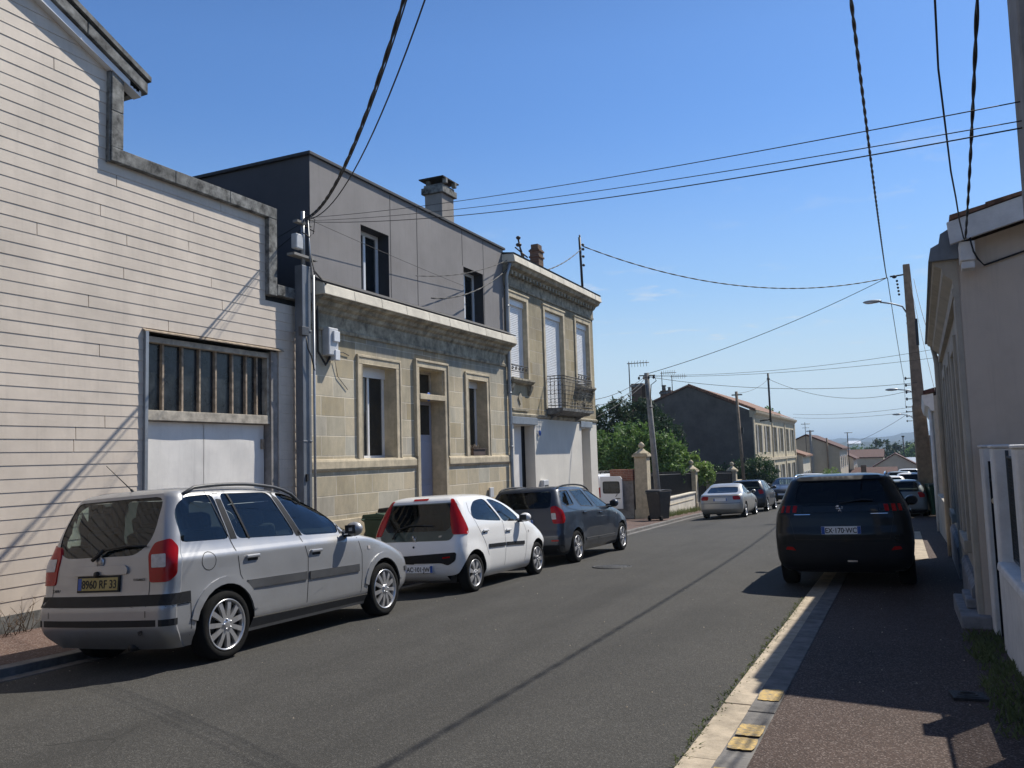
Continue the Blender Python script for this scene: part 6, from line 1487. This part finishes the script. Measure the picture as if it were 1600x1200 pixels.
mesh_panel(6.0, 7.03, .64, 1.52, 'nearer wire mesh panel just out of line at the right edge')
q = MB(); q.box(.72,.90,5.52,6.0,Fz-.2,1.95); o = q.build('fence_pillar', M['fencewhite'], bevel=.02); tag(o, 'white fence pillar beside the massive concrete pole', 'fence post')
# ------------------------------------------------------------------ trees and plants
def leaves(name, blobs, n, size, m, parent, flat=0., up=0., seed=0, clump=.55, aspect=.6):
    rg = np.random.default_rng(seed); V = []; tot = sum(b[3]**2 if len(b) == 4 else b[3]*b[4] for b in blobs)
    C_ = []
    for b in blobs:
        r3 = np.array(b[3:6]) if len(b) == 6 else np.array([b[3]]*3); k = max(6, int(n*(r3[0]*r3[2])/sum((q[3]*q[5] if len(q) == 6 else q[3]**2) for q in blobs)))
        # sub clumps spread through the volume, biased to the outside
        ns = max(5, k//45); d = rg.normal(size=(ns,3)); d /= np.linalg.norm(d,axis=1)[:,None]; rr = rg.uniform(.45,1.02,ns)**.7
        cc = np.array(b[:3])+d*r3*rr[:,None]; cs = r3.mean()*rg.uniform(.12,.34,ns)*clump*2
        idx = rg.integers(0,ns,k); C_.append(cc[idx]+rg.normal(size=(k,3))*cs[idx][:,None]*.6)
    P = np.concatenate(C_); k = len(P); s = size*rg.uniform(.5,1.4,k)
    nrm = rg.normal(size=(k,3)); nrm[:,2] += up; nrm /= np.linalg.norm(nrm,axis=1)[:,None]
    t = np.cross(nrm, rg.normal(size=(k,3))); t /= np.linalg.norm(t,axis=1)[:,None]; b_ = np.cross(nrm,t)
    t *= s[:,None]; b_ *= (s*aspect)[:,None]
    Q = np.stack([P-t, P-b_*.8+nrm*s[:,None]*.15, P+t, P+b_*.8+nrm*s[:,None]*.15],1).reshape(-1,3)
    me = bpy.data.meshes.new(name); me.from_pydata(Q.tolist(), [], [(4*i,4*i+1,4*i+2,4*i+3) for i in range(k)]); me.materials.append(m); me.update()
    o = bpy.data.objects.new(name, me); COL.objects.link(o)
    if parent: o.parent = parent
    return o
def tree(name, label, cat, base, h, blobs, n, size, m, seed, tr=.18, group=None, kind_parts=('crown','trunk'), **k):
    t = thing(name, label, cat, base, group=group); rg = random.Random(seed)
    leaves(kind_parts[0], blobs, n, size, m, t, seed=seed, **k)
    q = MB(); q.tube([(0,0,-.3),(.05*h*.2,0,h*.4),(0,.05,h*.75)], tr, 8, r1=tr*.35)
    for b in blobs[:8]:
        z0 = h*rg.uniform(.25,.5); q.tube([(0,0,z0), ((b[0])*.5, b[1]*.5, (z0+b[2])/2+.1), (b[0]*.9,b[1]*.9,b[2])], tr*.4, 5, r1=tr*.08)
    q.build(kind_parts[1], M['bark'], t); return t
def g(y, x=-12): return zpl(-10, y)
tree('conifer_tree', 'tall dark spreading conifer behind the garden, highest of the greenery', 'tree', (-15.6, 50, g(50)), 6.4,
     [(-.6,0,5.6,1.3,1.3,.8),(.6,-.4,6.0,1.5,1.4,.55),(-2.0,0,5.0,1.4,1.3,.9),(1.6,0,5.0,1.4,1.3,.9),(.0,.3,4.3,2.2,1.8,1.2),(-1.5,0,3.4,2.0,1.8,1.3),(1.8,0,3.4,2.0,1.6,1.3),(3.0,-.3,4.0,1.0,1.0,.7),(-3.3,.2,4.2,1.5,1.4,1.1)], 16000, .16, M['leaf_dark'], 11, flat=1, aspect=.35, clump=.6)
tree('garden_tree', 'round leafed green tree rising beside the end of the taller house', 'tree', (-13.4, 42, g(42)), 4.2,
     [(0,0,3.6,1.2,1.2,.9),(-1.0,.2,3.0,1.2,1.1,1.0),(1.0,-.2,3.0,1.2,1.1,1.0),(0,0,2.2,1.6,1.4,1.0),(1.6,-.3,2.0,1.0,1.0,.9),(-1.5,.1,1.8,1.1,1.0,.9)], 9000, .11, M['leaf'], 12)
tree('garden_tree', 'loose mid green tree directly behind the leaning grey pole', 'tree', (-11.6, 40.5, g(40)), 4.0,
     [(-.2,0,3.5,1.0,1.0,.8),(.9,0,2.9,1.0,1.0,.8),(-1.0,.1,2.6,1.0,1.0,.8),(.2,-.1,2.2,1.4,1.2,.9),(1.3,-.1,1.9,.9,.9,.7)], 8000, .11, M['leaf'], 13)
tree('flowering_shrub', 'bright yellow-green shrub with upright shoots above the dark fence panel', 'shrub', (-11.0, 43, g(43)), 3.2,
     [(-.5,0,3.0,.7,.7,.9),(.3,0,2.6,.7,.7,.8),(1.0,0,2.2,.7,.7,.7),(1.6,.1,1.7,.7,.7,.6),(.3,.2,1.8,1.2,1.0,.8),(2.1,.2,2.0,.45,.45,.4)], 6500, .10, M['leaf_bright'], 14, tr=.08)
tree('flowering_shrub', 'pale green shrub leaning out beyond the low wall near the second gate', 'shrub', (-11.3, 47.5, g(47)), 2.8,
     [(-.4,0,2.4,.8,.8,.7),(.4,0,2.0,.8,.8,.7),(1.0,.2,1.7,.6,.6,.5),(-.2,.2,1.5,1.0,.9,.6)], 4500, .10, M['leaf_bright'], 15, tr=.07)
tree('garden_hedge', 'clipped dark green hedge block at the corner of the dark gabled house', 'hedge', (-8.9, 57.2, g(57)), 2.2,
     [(-.8,0,1.9,1.0,1.2,.9),(.3,0,1.9,1.0,1.2,.95),(1.0,0,1.5,.6,1.0,1.0),(-.2,0,.9,1.5,1.4,.9),(.7,0,.7,.8,1.2,.7),(-1.8,0,1.7,.9,1.0,.8)], 9000, .09, M['hedge'], 16, kind_parts=('foliage','stem'))
tree('roadside_tree', 'tree top showing just over the tiled roof of the dark gabled house', 'tree', (-13.2, 88, -3.9), 9,
     [(-.9,0,8.8,1.1,1.1,.8),(.6,0,9.2,1.0,1.0,.8),(1.7,0,8.7,.9,.9,.7),(0,0,8.0,1.9,1.6,1.0)], 5000, .14, M['leaf'], 17)
tree('street_shrub', 'bright green shrub in front of the long beige house', 'shrub', (-6.6, 90, -3.7), 3,
     [(0,0,2.4,1.1,1.1,.7),(-.9,0,2.0,.9,.9,.7),(.9,0,2.0,.8,.8,.7),(0,0,1.3,1.4,1.2,.8)], 4000, .12, M['leaf_bright'], 18)
# trees between the far roofs and the plain
for i, (x, y, r, h) in enumerate(((-5,250,6,13.2),(.5,262,5.5,12.6),(5.5,255,5.5,12.0),(10,240,5,12.5),(14,240,6,13),(-13,330,7,12),(-22,345,7,11),(6,300,7,13.5))):
    tree('distant_tree', ('dark rounded tree above the red far roofs','second dark tree above the far roofs','low tree right of the dark pair','tree above the blue-white warehouse roof','tallest far tree hidden partly by the brown pole','far tree left of the white shed','furthest left of the trees on the plain','tree behind the dark pair')[i], 'tree', (x, y, zr(y)-.3), h,
         [(0,0,h*.75,r*.6,r*.6,h*.2),(-r*.5,0,h*.6,r*.5,r*.5,h*.22),(r*.5,0,h*.6,r*.5,r*.5,h*.22),(0,0,h*.4,r*.8,r*.6,h*.25)], 2500, .45, M['leaf' if i not in (0,1,4,7) else 'leaf_dark'], 30+i, group='trees beyond the far roofs')
for i, (x, y, zt) in enumerate(((2.6,30,2.6),(3.0,45,4.6))):
    tree('garden_tree', ('small tree glimpsed in the gap behind the brown pole','taller tree behind the second right hand house')[i], 'tree', (x+1.2, y+10, zr(y)-.5), zt+1.5,
         [(0,0,zt+.9,.9,.9,.8),(-.5,0,zt+.2,.9,.9,.8),(.6,0,zt,.9,.9,.8)], 2500, .11, M['leaf'], 50+i)
# weeds and grass tufts
def tufts(name, label, spots, m, h=.16, per=26, seed=0):
    rg = random.Random(seed); q = MB()
    for (x, y, z, r) in spots:
        for i in range(per):
            a = rg.uniform(0, 6.28); d = r*math.sqrt(rg.random()); bx_, by_ = x+d*math.cos(a), y+d*math.sin(a); hh = h*rg.uniform(.35,1.2); l = rg.uniform(-.06,.06); l2 = rg.uniform(-.06,.06); w = rg.uniform(.003,.007)
            q.add([(bx_-w,by_,z-.01),(bx_+w,by_,z-.01),(bx_+l*.5+w*.7,by_+l2*.5,z+hh*.6),(bx_+l*.5-w*.7,by_+l2*.5,z+hh*.6),(bx_+l,by_+l2,z+hh)], [(0,1,2,3),(3,2,4)])
    o = q.build(name, m); o['kind'] = 'stuff'; o['label'] = label; o['category'] = 'grass'; return o
rg = random.Random(5)
tufts('grass', 'grass growing along the foot of the white fence on the right', [(.66+rg.uniform(-.16,.08), y, zpr(.6,y), .09) for y in [5.6+i*.06 for i in range(65)]], M['grass'], .06, 20, 1)
tufts('grass', 'weeds at the foot of the low cream wall', [(-9.25+rg.uniform(-.1,.25), 33.9+i*.16, zpl(-9.2,34+i*.16), .2) for i in range(50)], M['grass'], .22, 22, 2)
tufts('grass', 'moss and grass in the joint beside the right gutter', [(-1.28+rg.uniform(-.015,.02), 3.5+i*.12, zr(3.5+i*.12)+.01, .05) for i in range(70)], M['grass'], .02, 9, 3)
q = MB(); rg = random.Random(9); bx_, by_, bz_ = -9.05, 6.15, zpl(-9.05, 6.15)
for i in range(26):
    a = rg.uniform(0,6.28); h = rg.uniform(.12,.42); p = (bx_+rg.uniform(-.08,.08), by_+rg.uniform(-.3,.3), bz_); t = (p[0]+.12*math.cos(a), p[1]+.15*math.sin(a), bz_+h); q.tube([p, ((p[0]+t[0])/2+.02,(p[1]+t[1])/2,bz_+h*.6), t], .004, 4, r1=.0015)
    for k in range(3): s = rg.uniform(.4,1); c = (p[0]+(t[0]-p[0])*s, p[1]+(t[1]-p[1])*s, bz_+h*s); q.tube([c,(c[0]+rg.uniform(-.06,.06),c[1]+rg.uniform(-.06,.06),c[2]+rg.uniform(0,.07))], .003, 3, r1=.001)
o = q.build('dry_weed', mat('dry_brown_weed', (.13,.085,.05), .9, .2)); tag(o, 'dry brown weed growing at the foot of the warehouse boards at the left edge', 'weed')
# unseen houses added behind the camera to block low sky light and darken reflections
for nm, lb, x0, x1, y0, y1, ze, zr2 in (('added_rear_house','unseen house added across from the boarded warehouse to block sky light',2.6,11,-24,1.5,5.2,7.0),
        ('added_rear_house','unseen house added up the street on the warehouse side to block sky light',-17,-9.2,-34,-7,6.4,8.2),
        ('added_rear_house','unseen house added across the street end behind the viewer to darken reflections',-10,6,-66,-52,7.5,9.5)):
    house(nm, lb, x0, x1, y0, y1, -.6, ze, zr2, M['gable'], M['tile2'], 'y', [('x',y0+3,y0+4,.8,2.4),('x',y0+8,y0+9,.8,2.4)])
q = MB(); rg = random.Random(21)
for i in range(420):
    y = rg.uniform(3, 26); x = rg.choice((rg.uniform(-7.4,-1.4), -1.37-abs(rg.gauss(0,.25)), -7.45+abs(rg.gauss(0,.3)), rg.uniform(-.8,.6)))
    z = zroad(x, y) if x < -1.2 else zpr(x, y); s = rg.uniform(.003,.011); a = rg.uniform(0,3)
    q.add([(x+s*math.cos(a+k*1.57)*rg.uniform(.6,1), y+s*math.sin(a+k*1.57)*rg.uniform(.6,1), z) for k in range(4)]+[(x, y, z+s*.8)], [(0,1,4),(1,2,4),(2,3,4),(3,0,4)])
o = q.build('gravel', M['kerbstone']); o['kind'] = 'stuff'; o['label'] = 'loose grit and pale chips scattered on the road'; o['category'] = 'gravel'
# ------------------------------------------------------------------ hills
def ridge(name, y, x0, x1, f, zb, m):
    n = 160; vs = []; fs = []
    for i in range(n+1):
        x = x0+(x1-x0)*i/n; z = f(x); vs += [(x,y-900,zb),(x,y-260,zb+(z-zb)*.7),(x,y,z),(x,y+900,zb)]
    for i in range(n):
        for k in range(3): a = i*4+k; fs.append((a,a+4,a+5,a+1))
    q = MB(); q.add(vs, fs, 0, True); o = q.build(name, m); o['kind'] = 'structure'
rg = random.Random(2); ph = [rg.uniform(0,6.28) for _ in range(12)]
def hf(x):
    z = 38 + 14/(1+math.exp(-(x+10)/30)) + 3*math.sin(x/310+ph[0]) if x > -700 else 40
    return z + 2.0*math.sin(x/47+ph[1])+1.4*math.sin(x/17+ph[2])+1.6*math.sin(x/9.1+ph[3])+.9*math.sin(x/4.3+ph[4]) - max(0, (-x-250))*.03*0
ridge('hill', 3600, -2600, 1500, hf, -14, M['farwood'])
def hf2(x): return 1.0+3*math.sin(x/120+1)+1.4*math.sin(x/31+ph[5])+1.2*math.sin(x/11+ph[6])+.8*math.sin(x/5+ph[7])
ridge('wooded_rise', 1900, -900, 500, lambda x: 9+hf2(x), -14, M['farwood'])
# ------------------------------------------------------------------ haze over the far plain
HAZE = True
if HAZE:
    q = MB(); q.box(-7300, 7300, -320, 7300, -14, 80)
    hm = bpy.data.materials.new('haze'); hm.use_nodes = True; ht = hm.node_tree; ht.nodes.remove(ht.nodes['Principled BSDF'])
    pv = ht.nodes.new('ShaderNodeVolumePrincipled'); pv.inputs['Color'].default_value = (.62,.80,1,1); pv.inputs['Density'].default_value = .00030
    ht.links.new(pv.outputs[0], ht.nodes['Material Output'].inputs['Volume']); o = q.build('haze', hm); tag(o, kind='stuff')
# ------------------------------------------------------------------ camera, sky, sun
Mc = ((.90657407,.06382989,.41719203),(.42098828,-.06680145,-.90460292),(-.02987168,.99572251,-.0874321))
cam = bpy.data.cameras.new('Camera'); co = bpy.data.objects.new('Camera', cam); COL.objects.link(co)
co.matrix_world = Matrix(Mc).to_4x4(); co.matrix_world.translation = Vector((0, 0, 1.65))
cam.sensor_width = 36; cam.lens = 36*1300/1600; cam.clip_start = .05; cam.clip_end = 20000; S.camera = co
EL, AZ = R(50.5), R(30.4)
sun = bpy.data.lights.new('sun', 'SUN'); so = bpy.data.objects.new('sun', sun); COL.objects.link(so)
sun.energy = 5.0; sun.angle = R(.53); sun.color = (1, .94, .84)
d = Vector((math.sin(AZ)*math.cos(EL), math.cos(AZ)*math.cos(EL), math.sin(EL)))
so.rotation_euler = d.to_track_quat('Z', 'Y').to_euler()
w = bpy.data.worlds.new('World'); S.world = w; w.use_nodes = True; nt = w.node_tree; L = nt.links
bg = nt.nodes['Background']; sky = nt.nodes.new('ShaderNodeTexSky'); sky.sky_type = 'NISHITA'; sky.sun_disc = False
sky.sun_elevation = EL; sky.sun_rotation = AZ; sky.altitude = 30; sky.air_density = 1.0; sky.dust_density = .35; sky.ozone_density = 2.2
# thin wisps of cloud low in the sky
tc = nt.nodes.new('ShaderNodeTexCoord'); sp = nt.nodes.new('ShaderNodeSeparateXYZ'); L.new(tc.outputs['Generated'], sp.inputs[0])
def mth(op, a, b=None, c=None):
    n = nt.nodes.new('ShaderNodeMath'); n.operation = op
    for i, v in enumerate((a, b, c)):
        if v is None: continue
        if isinstance(v, (int, float)): n.inputs[i].default_value = v
        else: L.new(v, n.inputs[i])
    return n.outputs[0]
inv = mth('DIVIDE', 1., mth('MAXIMUM', sp.outputs[2], .03)); cv = nt.nodes.new('ShaderNodeCombineXYZ')
L.new(mth('MULTIPLY', sp.outputs[0], inv), cv.inputs[0]); L.new(mth('MULTIPLY', sp.outputs[1], inv), cv.inputs[1])
n1 = noise(nt, cv.outputs[0], 2.6, 7, .62); n2 = noise(nt, cv.outputs[0], .55, 3, .5)
wisp = mth('MULTIPLY', ramp(nt, n1, [(.55, 0.), (.70, 1.)]), ramp(nt, n2, [(.47, 0.), (.60, 1.)]))
mr = nt.nodes.new('ShaderNodeMapRange'); L.new(sp.outputs[2], mr.inputs[0]); mr.inputs[1].default_value = .06; mr.inputs[2].default_value = .14
mr2 = nt.nodes.new('ShaderNodeMapRange'); L.new(sp.outputs[2], mr2.inputs[0]); mr2.inputs[1].default_value = .36; mr2.inputs[2].default_value = .20
wisp = mth('MULTIPLY', mth('MULTIPLY', wisp, mth('MULTIPLY', mr.outputs[0], mr2.outputs[0])), .8)
vm = nt.nodes.new('ShaderNodeVectorMath'); vm.operation = 'MULTIPLY'; L.new(sky.outputs[0], vm.inputs[0]); vm.inputs[1].default_value = (.74, 1.08, 1.48)
lo = nt.nodes.new('ShaderNodeMapRange'); L.new(sp.outputs[2], lo.inputs[0]); lo.inputs[1].default_value = .42; lo.inputs[2].default_value = .0; lo.inputs[3].default_value = 0; lo.inputs[4].default_value = 1; lo.interpolation_type = 'SMOOTHSTEP'
c = mixc(nt, mth('MULTIPLY', mth('POWER', lo.outputs[0], 1.3), .92), vm.outputs[0], (4.9, 6.9, 8.4))
zn = nt.nodes.new('ShaderNodeMapRange'); L.new(sp.outputs[2], zn.inputs[0]); zn.inputs[1].default_value = .45; zn.inputs[2].default_value = 1.; zn.inputs[3].default_value = 1; zn.inputs[4].default_value = .38
vz = nt.nodes.new('ShaderNodeVectorMath'); vz.operation = 'SCALE'; L.new(c, vz.inputs[0]); L.new(zn.outputs[0], vz.inputs['Scale']); c = vz.outputs[0]
h2 = nt.nodes.new('ShaderNodeMapRange'); L.new(sp.outputs[2], h2.inputs[0]); h2.inputs[1].default_value = .20; h2.inputs[2].default_value = .0; h2.inputs[3].default_value = 0; h2.inputs[4].default_value = .8; h2.interpolation_type = 'SMOOTHSTEP'
c = mixc(nt, h2.outputs[0], c, (7.4, 8.7, 9.6))
c = mixc(nt, wisp, c, (7.5, 8.0, 8.6)); L.new(c, bg.inputs[0]); bg.inputs[1].default_value = .088
S.view_settings.view_transform = 'Standard'; S.view_settings.look = 'None'; S.view_settings.gamma = 1; S.view_settings.exposure = .17
S.render.engine = 'CYCLES'
